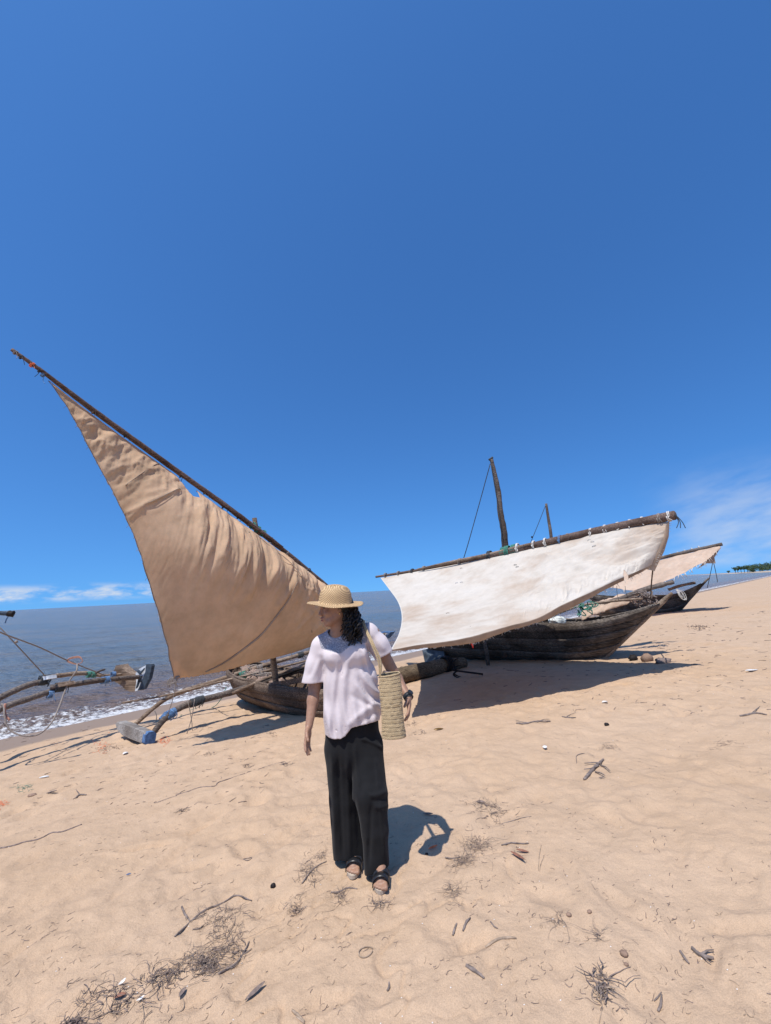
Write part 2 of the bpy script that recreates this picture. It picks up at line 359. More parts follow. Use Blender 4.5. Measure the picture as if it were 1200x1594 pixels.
MAT['pole'] = wood('brown spar wood', (0.075, 0.05, 0.042), (0.16, 0.11, 0.09), (0.26, 0.19, 0.155), rad(45))
MAT['pole_pale'] = wood('pale pole wood', (0.12, 0.09, 0.065), (0.27, 0.20, 0.15), (0.43, 0.34, 0.26), rad(-45))
MAT['pole_grey'] = wood('grey pole wood', (0.055, 0.047, 0.043), (0.15, 0.125, 0.11), (0.30, 0.25, 0.215), rad(-45))
MAT['rope'] = plain('grey rope', (0.26, 0.22, 0.19), 0.9, 0.35, 90)
MAT['rope_dark'] = plain('dark rope', (0.05, 0.055, 0.06), 0.9, 0.35, 90)
MAT['rope_white'] = plain('white cord', (0.62, 0.58, 0.52), 0.85, 0.25, 60)
MAT['rope_red'] = plain('faded red rope', (0.42, 0.21, 0.15), 0.9, 0.3, 60)
MAT['green_cord'] = plain('green cord', (0.06, 0.20, 0.15), 0.8, 0.4, 60)
MAT['blue_cord'] = plain('blue cord', (0.10, 0.19, 0.34), 0.85, 0.6, 50)
MAT['orange'] = plain('orange cord', (0.75, 0.17, 0.06), 0.8, 0.3, 50)
MAT['red'] = plain('red rag', (0.70, 0.05, 0.045), 0.75, 0.2, 50)
MAT['white_paint'] = plain('white paint', (0.62, 0.66, 0.70), 0.6, 0.25, 18)
MAT['blue_paint'] = plain('blue paint', (0.075, 0.145, 0.28), 0.75, 0.6, 16)
MAT['black_paint'] = plain('blue black paint', (0.045, 0.065, 0.09), 0.75, 0.5, 18)
MAT['iron'] = plain('rusty black iron', (0.022, 0.018, 0.017), 0.7, 0.4, 60, metal=0.3)
MAT['weed'] = plain('dry seaweed', (0.20, 0.15, 0.128), 0.9, 0.5, 60)
MAT['stick'] = plain('driftwood', (0.19, 0.15, 0.13), 0.9, 0.45, 40)
MAT['straw_bit'] = plain('dry straw', (0.33, 0.245, 0.175), 0.9, 0.4, 40)
MAT['leaf'] = plain('dead leaf', (0.25, 0.115, 0.075), 0.75, 0.4, 40)
MAT['shell'] = plain('white shell', (0.74, 0.70, 0.65), 0.6, 0.12, 40)
MAT['stone'] = plain('brown pebble', (0.26, 0.17, 0.12), 0.8, 0.3, 60)
MAT['plastic'] = plain('white plastic', (0.72, 0.72, 0.72), 0.4, 0.1, 20)
MAT['net'] = plain('old fishing net', (0.27, 0.19, 0.15), 0.95, 0.6, 45, 0.8, 0.02)
MAT['foam_block'] = plain('grubby foam block', (0.55, 0.58, 0.56), 0.9, 0.2, 20)

# ------------------------------------------------------------------ beach, sea
def polar_grid(rows, cols, fn):
    A, Rr = np.meshgrid(cols, rows); X = Rr*np.sin(A); Y = Rr*np.cos(A); Z = fn(X, Y)
    n, k = X.shape; V = np.stack([X, Y, Z], -1).reshape(-1, 3)
    i = np.arange(n-1)[:, None]*k+np.arange(k-1)[None]; Fc = np.stack([i, i+1, i+k+1, i+k], -1).reshape(-1, 4)
    return V, Fc, n, k
def fast_mesh(name, V, Fc, mat, kind):
    me = bpy.data.meshes.new(name); me.vertices.add(len(V)); me.vertices.foreach_set('co', V.astype(np.float32).ravel())
    me.loops.add(Fc.size); me.loops.foreach_set('vertex_index', Fc.ravel().astype(np.int32)); me.polygons.add(len(Fc))
    me.polygons.foreach_set('loop_start', np.arange(0, Fc.size, 4, dtype=np.int32)); me.polygons.foreach_set('use_smooth', np.ones(len(Fc), bool))
    me.materials.append(mat); me.update(calc_edges=True); me.validate()
    o = bpy.data.objects.new(name, me); COL.objects.link(o); o['kind'] = kind; return o
cols = np.concatenate([np.linspace(-math.pi, -1.02, 26)[:-1], np.linspace(-1.02, 1.0, 430), np.linspace(1.0, math.pi, 26)[1:]])
rows = np.concatenate([np.array([0.02]), np.exp(np.arange(math.log(0.3), math.log(1.3), 0.05)), np.exp(np.arange(math.log(1.3), math.log(12), 0.0046)),
                       np.exp(np.arange(math.log(12), math.log(45), 0.012)), np.exp(np.arange(math.log(45), math.log(7500), 0.07))])
V, Fc, n_, k_ = polar_grid(rows, cols, lambda x, y: ground_h(x, y)); GRID.update(r=rows, a=cols, h=V[:, 2].reshape(n_, k_))
Fc = Fc[:, ::-1]
sand = fast_mesh('sand_beach', V, Fc, MAT['sand'], 'structure')
def sea_h(x, y):
    d = shore_d(x, y); r = np.hypot(x, y); f = 1/(1+(r/50)**2)
    u = (x+y)/Q2
    z = SEA + f*0.11*fbm(u*0.25, d*0.8, 4, 31)*sstep(-d, 0.3, 3) + f*0.05*fbm(x*1.3, y*2.2, 3, 33)*sstep(-d, 0, 1.2)
    off = 0.5*fbm(u*0.5, d*0.1, 3, 40)
    z = z + f*0.13*np.exp(-((d+1.25+off)/0.33)**2)*(0.7+0.6*vnoise(u*0.6, d*0, 41)) + f*0.07*np.exp(-((d+3.3+off*1.5)/0.5)**2)
    z = z + f*0.035*np.maximum(0, fbm(x*7, y*7, 3, 44))*np.exp(-((d+0.9)/0.8)**2)
    # thin swash sheet following the sand up to its edge
    z = z - 0.08*sstep(d, -0.15+0.12, 0.35)
    return z
rows = np.concatenate([np.exp(np.arange(math.log(3.0), math.log(25), 0.006)), np.exp(np.arange(math.log(25), math.log(120), 0.015)), np.exp(np.arange(math.log(120), math.log(7600), 0.08))])
cols = np.concatenate([np.linspace(-2.2, -0.95, 40)[:-1], np.linspace(-0.95, 0.95, 420)])
V, Fc, n, k = polar_grid(rows, cols, sea_h); Fc = Fc[:, ::-1]
cen = V[Fc].mean(1); Fc = Fc[shore_d(cen[:, 0], cen[:, 1]) < 0.9]
sea = fast_mesh('sea', V, Fc, MAT['sea'], 'structure')
# ------------------------------------------------------------------ boats
def hull(root, bow, stern, beam, keel_z, gun_z, mats, n=26, strakes=6, transom=0.0, stem_rise=0.25, rake=(0.45, 0.15), full=0.55, thick=0.022, seed=0, stem_mat=None, stern_mat=None, wear=0.5):
    """planked hull: bow and stern are xy points at gunwale level; every strake of either side is a plank of its own"""
    bow = np.array(bow[:2], float); stern = np.array(stern[:2], float); ax = stern-bow; Ln = np.linalg.norm(ax); ax /= Ln; sd = np.array([-ax[1], ax[0]])
    rs = np.random.RandomState(seed)
    def half(t):      # half beam at gunwale
        b = np.sin(np.pi*np.clip(t, 0, 1)**0.8)**full if transom == 0 else np.where(t < .55, np.sin(np.pi*np.clip(t, 0, .55)/1.1)**full, transom+(1-transom)*np.cos((t-.55)/.45*np.pi/2)**0.8)
        return beam/2*b
    def sheer(t): return gun_z+stem_rise*np.clip(1-t/0.35, 0, 1)**2*1.0+stem_rise*0.35*np.clip((t-.7)/.3, 0, 1)**2
    def pt(t, v, side):
        # v 0 keel .. 1 gunwale; ends rake inward towards the keel
        z0 = keel_z+0.10*np.clip(1-t/0.25, 0, 1)**2+0.10*np.clip((t-.8)/.2, 0, 1)**2
        z = z0+(sheer(t)-z0)*v
        pos = t*Ln+(rake[0]*np.clip(1-t/0.4, 0, 1)-rake[1]*np.clip((t-.6)/.4, 0, 1))*(1-v)**1.0*1.0
        w_ = half(t)*np.sin(min(1, v*1.02)*np.pi/2)**0.75 if v > 0 else 0.0
        p = bow+ax*pos+sd*side*w_
        return np.array([p[0], p[1], z])
    for side in (-1, 1):
        for k in range(strakes):
            v0, v1 = k/strakes, (k+1)/strakes+0.006
            off = 0.014*(k % 2)+rs.uniform(0, 0.006)+(0.02 if k == strakes-1 else 0)
            V = []; ts = np.linspace(0.0, 1.0, n)
            sw = 3
            for t in ts:
                for layer in (1, 0):
                    for j in range(sw+1):
                        v = v0+(v1-v0)*j/sw
                        p = pt(t, v, side); nrm = np.array([sd[0]*side, sd[1]*side, -0.15 if v < .5 else 0])
                        wob = 0.006*float(vnoise(t*9+k*5, side*3.0+j, seed))*2
                        p = p+nrm*(off+wob+(thick if layer else 0)*(1))
                        if j == sw and k == strakes-1: p[2] += 0.012*float(vnoise(t*14, side*2.0, seed+4))*2
                        V.append(p)
            m_ = 2*(sw+1); Fc = []
            for i in range(n-1):
                for j in range(sw):
                    a = i*m_+j; Fc.append((a, a+1, a+m_+1, a+m_))
                    a = i*m_+(sw+1)+j; Fc.append((a, a+m_, a+m_+1, a+1))
                a = i*m_+sw; b2 = i*m_+2*sw+1; Fc.append((a, b2, b2+m_, a+m_))
                a = i*m_; b2 = i*m_+sw+1; Fc.append((a, a+m_, b2+m_, b2))
            if side < 0: Fc = [f[::-1] for f in Fc]
            mk('plank', V, Fc, mats[k % len(mats)], root)
        # rubbing rail along the gunwale
        mb = MB(); P = []
        for t in np.linspace(0.02, 0.99, 16):
            p = pt(t, 1.0, side); P.append(p+np.array([sd[0]*side*.03, sd[1]*side*.03, 0.012]))
        mb.tube(P, 0.024, 6, n=40, rough=0.25, seed=seed); mb.build('gunwale', mats[-1], root)
        # bottom-to-top frames inside
        for t in np.linspace(0.2, 0.9, 7):
            mb = MB(); mb.tube([pt(t, v, side)-np.array([sd[0], sd[1], 0])*side*0.03 for v in (0.1, .35, .6, .85, 1.03)], 0.022, 6, rough=0.3); mb.build('rib', mats[0], root)
    # stem post and keel
    mb = MB(); top = pt(0, 1, 1); foot = pt(0, 0, 1); out = np.array([*(-ax), 0])
    mb.tube([top+out*0.26+np.array([0, 0, .22]), top+out*0.12+np.array([0, 0, .10]), top+out*0.02, (top+foot)/2+out*0.02, foot, pt(.12, 0, 1)-np.array([0, 0, .02])], [0.03, 0.045, .05, 0.045, .045, .04], 8, n=30, rough=0.18, seed=seed)
    mb.build('stem_post', stem_mat or mats[-1], root)
    mb = MB(); mb.tube([pt(t, 0, 1)-np.array([0, 0, 0.02]) for t in (0.1, .4, .7, .97)], 0.035, 6, rough=.2); mb.build('keel', mats[0], root)
    if transom:
        V = [pt(1, v, s_)+np.array([*ax, 0])*0.01 for v in np.linspace(0, 1, 7) for s_ in (-1, 1)]
        V2 = [p-np.array([*ax, 0])*0.04 for p in V]; nn = len(V); Fc = []
        for i in range(6):
            a = 2*i; Fc += [(a, a+1, a+3, a+2), (nn+a, nn+a+2, nn+a+3, nn+a+1), (a, a+2, nn+a+2, nn+a), (a+1, nn+a+1, nn+a+3, a+3)]
        Fc += [(0, nn, nn+1, 1), (2*6, 2*6+1, nn+13, nn+12)]
        mk('transom', V+V2, Fc, stern_mat or mats[0], root, smooth=False)
    else:
        mb = MB(); top = pt(1, 1, 1); foot = pt(1, 0, 1); mb.tube([top+np.array([*ax, 0])*.12+np.array([0, 0, .08]), top, (top+foot)/2, foot], [.03, .04, .045, .04], 8, n=16, rough=.15); mb.build('stern_post', stem_mat or mats[-1], root)
    # inner floor so that one does not look through to the sand
    V = []; ts = np.linspace(.06, .96, 14)
    for t in ts:
        for s_ in (-1, 0, 1): V.append(pt(t, 0.22, s_ if s_ else 1)*1.0 if s_ else (pt(t, .22, 1)+pt(t, .22, -1))/2)
    Fc = [(i*3+j, i*3+j+1, (i+1)*3+j+1, (i+1)*3+j) for i in range(13) for j in (0, 1)]
    mk('floor_boards', V, Fc, mats[0], root)
    return pt, half
def lash(parent, P, Tdir, r, mat, turns=4, tail=0.12, seed=0, name='lashing'):
    "cord wound round a spar, with a loose tail"
    P = np.asarray(P, float); T = np.asarray(Tdir, float); T /= np.linalg.norm(T); a = np.array([0, 0, 1.]) if abs(T[2]) < .9 else np.array([1., 0, 0])
    u = np.cross(T, a); u /= np.linalg.norm(u); v = np.cross(T, u); pts = []
    cr = max(0.004, r*0.12); rs = np.random.RandomState(seed)
    for i in range(turns*10+1):
        an = 2*math.pi*i/10; pts.append(P+T*(i/(turns*10)-.5)*cr*2.0*turns*(1+.3*rs.rand())+(r+cr*.6)*(math.cos(an)*u+math.sin(an)*v))
    mb = MB(); mb.tube(pts, cr, 5, n=len(pts)*1)
    if tail: e = pts[-1]; mb.tube([e, e+np.array([rs.uniform(-.3, .3), rs.uniform(-.2, .2), -.5])*tail, e+np.array([rs.uniform(-.6, .6), rs.uniform(-.3, .3), -1.])*tail], cr*.8, 5, n=7)
    return mb.build(name, mat, parent)
def rope(parent, pts, r, mat, name='rope', n=None, **k):
    return MB().tube(pts, r, 6, n=n or len(pts)*6).build(name, mat, parent, **k)
def sail_grid(top, bot, nu, nv, belly=None, wr=None, curve=None):
    """surface between two edges given as world polylines; belly(u, v) and wr(u, v) displace it along bdir"""
    A = crom(top, nu); B = crom(bot, nu); V = np.zeros((nu, nv, 3))
    for j in range(nv): V[:, j] = A+(B-A)*(j/(nv-1))
    return V
def grid_faces(nu, nv, keep=None):
    Fc = [(i*nv+j, (i+1)*nv+j, (i+1)*nv+j+1, i*nv+j+1) for i in range(nu-1) for j in range(nv-1) if keep is None or keep[i, j]]
    return Fc
def inpoly(x, y, poly):
    c = np.zeros(np.shape(x), bool); n = len(poly)
    for i in range(n):
        x1, y1 = poly[i]; x2, y2 = poly[(i+1) % n]
        c ^= ((y1 > y) != (y2 > y)) & (x < (x2-x1)*(y-y1)/((y2-y1) or 1e-9)+x1)
    return c
def proj_np(V):
    d = V-CAM; z = d@_f; return CX+FOC*(d@_r)/z, CY-FOC*(d@_u)/z

# ---- tan-sailed outrigger ------------------------------------------------
TN = np.array([0.69, -0.72, 0.03]); TN /= np.linalg.norm(TN)      # the sail stands almost edge on to the sun
T0 = np.array([-2.98, 5.92, 0.60])
def TP(px, py, off=0.0):
    d = ray(px, py); k = ((T0+TN*off-CAM)@TN)/(d@TN); return CAM+d*k
hbow = W(361, 1052, 9.35); hmid = G(440, 1112)
troot = empty('outrigger_sailboat', (-2.2, 8.0, gh(-2.2, 8.0)), 'beached wooden outrigger with a tall tan sail and net in its hull', 'sailboat')
tdir = np.array([0.69, -0.72])
tb = np.array([-3.50, 9.55]); ts_ = tb+tdir*4.15
MAT['hull_tan2'] = wood('rough brown hull timber', (0.05, 0.036, 0.028), (0.14, 0.10, 0.075), (0.36, 0.28, 0.21), rad(45), 9)
gz = gh(-2.2, 8.0)
tpt, thalf = hull(troot, tb, ts_, 1.05, gz-0.06, gz+0.56, [MAT['hull_tan'], MAT['hull_tan2']], strakes=4, stem_rise=0.10, rake=(0.15, 0.25), full=0.62, seed=4, stem_mat=MAT['hull_tan2'])
# yard along the sail's upper edge
ya = TP(18, 544); yb = TP(548, 946)
yard = MB().tube([ya, TP(68, 580), TP(140, 636), TP(250, 716), TP(330, 772), TP(397, 822), TP(470, 880), yb], [0.022, 0.026, 0.03, 0.034, 0.042, 0.045, 0.04, 0.036], 9, n=70, rough=0.16).build('yard', MAT['pole'], troot)
yard2 = MB().tube([TP(60, 572, .05), TP(150, 640, .055), TP(260, 720, .06), TP(400, 822, .07), TP(440, 852, .07)], [0.016, 0.022, 0.026, 0.028, 0.02], 8, n=40, rough=0.18).build('yard_splice', MAT['pole'], troot)
ydir = yb-ya
for i, (px, py) in enumerate(((24, 549), (33, 556), (62, 577), (146, 641), (196, 678), (283, 740), (320, 766), (349, 788), (372, 804), (388, 815), (402, 826), (421, 840), (446, 861), (480, 888))):
    lash(yard, TP(px, py), ydir, 0.027 if i < 3 else .034 if i < 5 else 0.044, MAT['rope_dark'] if i % 3 else MAT['rope'], 2, 0.1 if i < 9 else .05, i)
lash(yard, TP(50, 568), ydir, 0.032, MAT['orange'], 3, 0.05, 3); lash(yard, TP(68, 583), ydir, 0.036, MAT['blue_cord'], 3, 0.16, 5)
for k in range(3): lash(yard, TP(393+8*k, 818+6*k), ydir, 0.055, MAT['green_cord'], 3, 0.05, 20+k)
# sail
nu, nv = 330, 250
YE = [(77, 593), (120, 627), (180, 672), (250, 722), (300, 758), (350, 795), (400, 831), (450, 869), (500, 905), (522, 922)]
LE = [(77, 593), (112, 652), (143, 715), (184, 797), (206, 852), (225, 910), (251, 988), (271, 1057), (330, 1049), (392, 1033), (450, 1018), (500, 1001), (528, 990)]
# parametrise: u runs down the yard, v crosses to the leech; the foot closes the bottom
yp = crom([TP(*p) for p in YE], nu)
lp_px = LE[:8]; foot_px = LE[7:]
leech = crom([TP(*p) for p in lp_px], nv); foot = crom([TP(*p) for p in foot_px], nu)
U, Vv = np.meshgrid(np.linspace(0, 1, nu), np.linspace(0, 1, nv), indexing='ij')
luff_end = crom([TP(522, 925), TP(530, 955), TP(528, 990)], nv)
# Coons patch: v=0 yard (head -> tack), v=1 foot (clew -> tack), u=0 leech, u=1 tack edge
S = (1-Vv)[..., None]*yp[:, None]+Vv[..., None]*foot[:, None]+(1-U)[..., None]*leech[None]+U[..., None]*luff_end[None]
S -= ((1-U)*(1-Vv))[..., None]*yp[0]+(U*(1-Vv))[..., None]*yp[-1]+((1-U)*Vv)[..., None]*foot[0]+(U*Vv)[..., None]*foot[-1]
pxs, pys = proj_np(S.reshape(-1, 3)); pxs = pxs.reshape(nu, nv); pys = pys.reshape(nu, nv)
edge = np.sin(np.pi*np.clip(Vv, 0, 1))**0.8*np.sin(np.pi*np.clip(0.08+0.9*U, 0, 1))**0.7
bel = 0.60*edge*(0.6+0.6*sstep(pys, 700, 900))
# gathers hang from the yard: ridges run down the cloth, strongest in a band below the yard
dy = Vv; ridx = pxs*0.052+pys*0.014
g = fbm(ridx*0.9+0.4*fbm(pxs*.02, pys*.02, 2, 61), Vv*1.4, 4, 62); g2 = fbm(ridx*2.6, Vv*3.0, 3, 63)
band = np.exp(-((Vv-0.36)/0.24)**2)*sstep(pxs, 250, 330)+0.35*np.exp(-((Vv-0.12)/0.15)**2)
sharp = 1-2*np.abs(g)*1.9; sharp2 = 1-2*np.abs(g2)*1.8
wrk = band*(0.088*sharp+0.030*sharp2)
# crumpled bottom right where the tack bunches up
q = fbm((pxs-pys)*0.045, (pxs+pys)*0.018, 4, 66); wrk += sstep(pxs, 400, 500)*0.042*(1-2*np.abs(q)*2)*np.exp(-((Vv-.55)/.35)**2)
# head: creases fanning across
q = fbm((pxs*0.6+pys)*0.030, (pxs-pys)*0.010, 4, 68); wrk += (1-sstep(pys, 740, 840))*0.045*(1-2*np.abs(q)*2)*sstep(pys, 610, 660)
def crease(x0, y0, x1, y1, wdt, amp):
    dx, dy_ = x1-x0, y1-y0; Ls = math.hypot(dx, dy_); t = ((pxs-x0)*dx+(pys-y0)*dy_)/Ls/Ls; dd = ((pxs-x0)*dy_-(pys-y0)*dx)/Ls
    return amp*np.exp(-(dd/wdt)**2)*sstep(t, -.05, .12)*(1-sstep(t, .88, 1.05))
for c in ((190, 762, 246, 722, 3, .03), (186, 806, 270, 768, 3, .05), (188, 815, 214, 796, 4, .04), (192, 782, 236, 736, 5, -.03), (250, 730, 248, 775, 3, .025), (262, 735, 262, 772, 3, -.02), (110, 650, 180, 690, 5, .02),
          (300, 780, 290, 830, 4, .03), (312, 800, 302, 860, 4, -.03), (330, 820, 318, 880, 5, .03), (350, 830, 332, 905, 4, .035), (368, 850, 348, 920, 4, -.03), (385, 860, 360, 935, 4, .035), (400, 865, 382, 930, 4, .03),
          (430, 905, 402, 950, 5, .04), (440, 880, 428, 945, 3, .03), (455, 915, 435, 975, 4, .03), (480, 930, 440, 985, 3, .03), (495, 950, 460, 1000, 3, .025), (500, 965, 480, 1003, 3, -.02)): wrk += crease(*c)
# a long groove sweeps from the clew up to the middle
cx_ = np.interp(pys, [905, 930, 960, 985, 1010, 1030, 1045], [427, 419, 405, 390, 368, 345, 322]); wrk -= 0.022*np.exp(-((pxs-cx_)/3.2)**2)*sstep(pys, 900, 935)*(1-sstep(pys, 1030, 1050))
bigf = 0.03*fbm(pxs*0.012, pys*0.012, 3, 70)*edge
ragged = 0.012*fbm(pys*.12, pxs*.12, 3, 71)
wrk *= sstep(Vv, 0.0, 0.07)*sstep(U, 0, .02)
# the same pleats show again as hairline creases
q = fbm(pxs*.16+pys*.05, pys*.035, 3, 73); wrk += 0.007*(1-2*np.abs(q)*2)*sstep(pys, 640, 700)*(.4+band)
S = S+TN*(bel+wrk*0.62+bigf)[..., None]
S[:, -1] += np.array([0, 0, 1.])*(0.05*np.abs(fbm(pxs[:, -1]*.11, pxs[:, -1]*0, 3, 72)))[:, None]
S[0, :] += np.array([-.7, -.7, 0])*(ragged[0, :]*2)[:, None]
S[:, 0] += np.array([0, 0, 1.])*(0.014*np.abs(np.sin(pxs[:, 0]*.16)))[:, None]*-1
cxp = (pxs[:-1, :-1]+pxs[1:, 1:])/2; cyp = (pys[:-1, :-1]+pys[1:, 1:])/2
hole = inpoly(cxp, cyp, [(262, 722), (288, 738), (306, 757), (302, 781), (290, 779), (280, 757)])
hole |= inpoly(cxp, cyp, [(407, 841), (415, 846), (418, 853), (411, 849)]) | inpoly(cxp, cyp, [(463, 882), (470, 886), (468, 891)])
Fc = grid_faces(nu, nv, ~hole)
sl_ = mk('sail', S.reshape(-1, 3), Fc, MAT['tan'], troot)
md = sl_.modifiers.new('thickness', 'SOLIDIFY'); md.thickness = 0.003
# patches and stitching on the sail
def at_sail(px, py, off=0.012):
    i, j = divmod(int(np.argmin((pxs-px)**2+(pys-py)**2)), nv); return S[i, j]+TN*off
for (a, b, c, d) in (((186, 806), (225, 789), (262, 771), (272, 768)), ((189, 763), (214, 744), (238, 727), (247, 722)), ((372, 824), (400, 852), (436, 905), (468, 985)), ((336, 784), (352, 800), (366, 808), (368, 836))):
    MB().tube([at_sail(*q, 0.01) for q in (a, b, c, d)], 0.006, 5, n=40, rough=.5).build('seam', MAT['hem'], sl_)
MAT['patch'] = plain('bluish patch cloth', (0.36, 0.38, 0.40), .9, .5, 40)
for (px, py) in ((412, 846), (466, 889)):
    mb = MB()
    for k in range(7): p = at_sail(px+random.uniform(-6, 6), py+random.uniform(-5, 5), .012); mb.tube([p, p+np.array([random.uniform(-.05, .05), 0, random.uniform(-.05, .02)]), p+np.array([random.uniform(-.08, .08), 0, -.05])], .009, 5, n=6, flat=.4)
    mb.build('patch', MAT['patch'], sl_)['kind'] = 'stuff'
mb = MB()
for k in range(70):      # loose threads on the leech and along the foot
    if k < 34: i, j = 0, int(nv*(.1+.88*k/34))
    else: i, j = int(nu*random.random()*.9), nv-1
    p = S[i, j]; dv = np.array([random.uniform(-1, .3), random.uniform(-.5, .5), random.uniform(-1, .1)])*random.uniform(.01, .05)
    mb.tube([p, p+dv*.6, p+dv+np.array([0, 0, -.01])], .0022, 4, n=4)
p = S[0, -1]
for k in range(16): mb.tube([p+np.array([random.uniform(-.05, .08), 0, random.uniform(0, .04)]), p+np.array([random.uniform(-.09, .06), 0, -.04]), p+np.array([random.uniform(-.1, .06), 0, random.uniform(-.12, -.06)])], .005, 4, n=6)
mb.build('frayed_edge', MAT['rope'], sl_)['kind'] = 'stuff'
# rope along the leech with robands
MB().tube([S[0, int(j)]+TN*.006 for j in np.linspace(0, nv-1, 30)], 0.005, 5, n=90).build('leech_rope', MAT['stick'], sl_)
MB().tube([at_sail(*q, 0.014) for q in ((425, 912), (418, 935), (405, 960), (388, 988), (366, 1012), (342, 1032), (318, 1046))], [.006, .013, .015, .014, .008], 6, n=60, rough=.2).build('bolt_rope', MAT['hem'], sl_)  # darker raised tube following the long groove in the cloth
# mast, halyard, booms, floats
mtop = TP(396, 806, -0.12); mbase = np.array([-2.05, 7.72, gz+0.08])
MB().tube([mbase, mbase*.5+mtop*.5+np.array([.02, 0, 0]), mtop], [0.055, 0.05, 0.04], 9, n=16, rough=.12).build('mast', MAT['hull_tan2'], troot)
def Pxy(px, py, X=None, Y=None): return W(px, py, Y)
bA = [W(206, 1131, 7.55), W(262, 1086, 8.2), W(330, 1062, 8.75), W(410, 1036, 9.2), W(500, 1010, 9.7), W(560, 994, 10.3), W(600, 987, 10.9)]
bB = [W(232, 1148, 6.75), W(264, 1112, 7.0), W(300, 1094, 7.3), W(362, 1077, 7.75), W(440, 1052, 8.1), W(505, 1030, 8.5), W(572, 1010, 9.4)]
b1 = MB().tube(bA, [0.035, 0.042, .045, .045, .042, .04, .036], 8, n=50, rough=.14).build('boom', MAT['pole_pale'], troot)
b2 = MB().tube(bB, [0.042, 0.052, .055, .055, .05, .045, .04], 8, n=50, rough=.16).build('boom', MAT['pole_grey'], troot)
b3 = MB().tube([W(190, 1094, 7.9), W(260, 1082, 8.1), W(340, 1062, 8.3), W(410, 1045, 8.5), W(505, 1022, 8.8)], [.014, .018, .022, .022, .02], 7, n=30, rough=.2).build('pole', MAT['pole_pale'], troot)
b4 = MB().tube([W(362, 1079, 7.7), W(385, 1069, 7.65), W(430, 1050, 7.7), W(500, 1030, 7.9)], [.026, .03, .03, .028], 7, n=24, rough=.15).build('pole', MAT['pole_pale'], troot)
for i, (P, D, r, mt) in enumerate(((bB[1], bB[2]-bB[1], .06, 'blue_cord'), (W(254, 1119, 6.95), bB[1]-bB[0], .052, 'blue_cord'), (W(300, 1094, 7.3), bB[3]-bB[2], .06, 'rope_dark'), (W(308, 1091, 7.35), bB[3]-bB[2], .06, 'rope_dark'), (W(375, 1051, 8.9), bA[3]-bA[2], .055, 'green_cord'), (W(402, 1040, 9.1), bA[3]-bA[2], .055, 'rope'), (W(466, 1020, 9.5), bA[4]-bA[3], .055, 'rope_dark'))):
    for k in range(2): lash(b1 if 'A' in str(i) else troot, P+D/np.linalg.norm(D)*.05*k, D, r, MAT[mt], 5, .1, i*3+k)
# near float: a short boat-shaped board on the sand
def plank_float(parent, prof, thick_v, mat, name='float', endmat=None):
    P = np.array(prof, float); n = len(P); V = np.vstack([P, P+thick_v]); Fc = [tuple(range(n)), tuple(range(2*n-1, n-1, -1))]+[(i, i+n, (i+1) % n+n, (i+1) % n) for i in range(n)]
    return mk(name, V, Fc, mat, parent, smooth=False)
fA = np.array([W(186, 1130, 7.35), W(234, 1148, 6.6)]); dF = fA[1]-fA[0]; Lf = np.linalg.norm(dF); dF /= Lf; up = np.array([0.1, .1, 1.]); side = np.cross(dF, up); side /= np.linalg.norm(side); up = np.cross(side, dF)
prof = [(0, .07), (.05, .11), (.3, .12), (.65, .11), (.92, .10), (1.0, .05), (1.0, -.07), (.9, -.12), (.6, -.13), (.3, -.12), (.1, -.05)]
fl = MB(); n = len(prof); V = []
for kk, (ox, sc) in enumerate(((-.13, .85), (-.10, 1.0), (.10, 1.0), (.13, .85))):
    for (a, b_) in prof: V.append(fA[0]+dF*Lf*a+up*b_*sc*.74+side*ox*.55)
Fc = [tuple(range(n))[::-1], tuple(3*n+i for i in range(n))]+[(k*n+i, k*n+(i+1) % n, (k+1)*n+(i+1) % n, (k+1)*n+i) for k in range(3) for i in range(n)]
MAT['float_wood'] = wood('worn whitewashed board', (0.16, 0.15, 0.14), (0.33, 0.31, 0.29), (0.52, 0.51, 0.50), rad(-45), 7)
fo = mk('outrigger_float', V, Fc, MAT['float_wood'], troot, smooth=False, label='worn grey float with a blue painted end')
bm_ = bmesh.new(); bm_.from_mesh(fo.data); bmesh.ops.recalc_face_normals(bm_, faces=bm_.faces[:]); bm_.to_mesh(fo.data); bm_.free()
e = fA[1]+dF*.012; V = [e+side*sx_*.58+up*sz_*.77 for sx_, sz_ in ((-.125, -.08), (-.125, .05), (-.06, .095), (.06, .095), (.125, .05), (.125, -.08), (.06, -.115), (-.06, -.115))]; V2 = [v-dF*.10 for v in V]; V2 = [v+(v-e)*0.03 for v in V2]; V = [v+(v-e)*.06 for v in V]
nn = 8; mk('painted_end', V+V2, [tuple(range(nn))]+[(i, i+nn, (i+1) % nn+nn, (i+1) % nn) for i in range(nn)]+[tuple(range(2*nn-1, nn-1, -1))], MAT['blue_paint'], fo, smooth=False)
# far float tip: blue and white painted, seen past the woman's shoulder
def pbox(parent, pts, tv, mat, name):
    P = [np.array(p) for p in pts]; n = len(P); V = P+[p+tv for p in P]
    o = mk(name, V, [tuple(range(n)), tuple(range(2*n-1, n-1, -1))]+[(i, i+n, (i+1) % n+n, (i+1) % n) for i in range(n)], mat, parent, smooth=False)
    b_ = bmesh.new(); b_.from_mesh(o.data); bmesh.ops.recalc_face_normals(b_, faces=b_.faces[:]); b_.to_mesh(o.data); b_.free(); return o
tv = np.array([.12, .12, 0])
f2 = pbox(troot, [W(560, 990, 10.8), W(594, 983, 10.9), W(608, 984, 10.9), W(600, 994, 10.9), W(590, 998, 10.9), W(560, 1006, 10.8)], tv, MAT['blue_paint'], 'outrigger_float')
pbox(f2, [W(592, 987, 10.85), W(602, 986, 10.85), W(596, 992, 10.85), W(590, 995, 10.85)], tv*.3, MAT['white_paint'], 'painted_stripe')
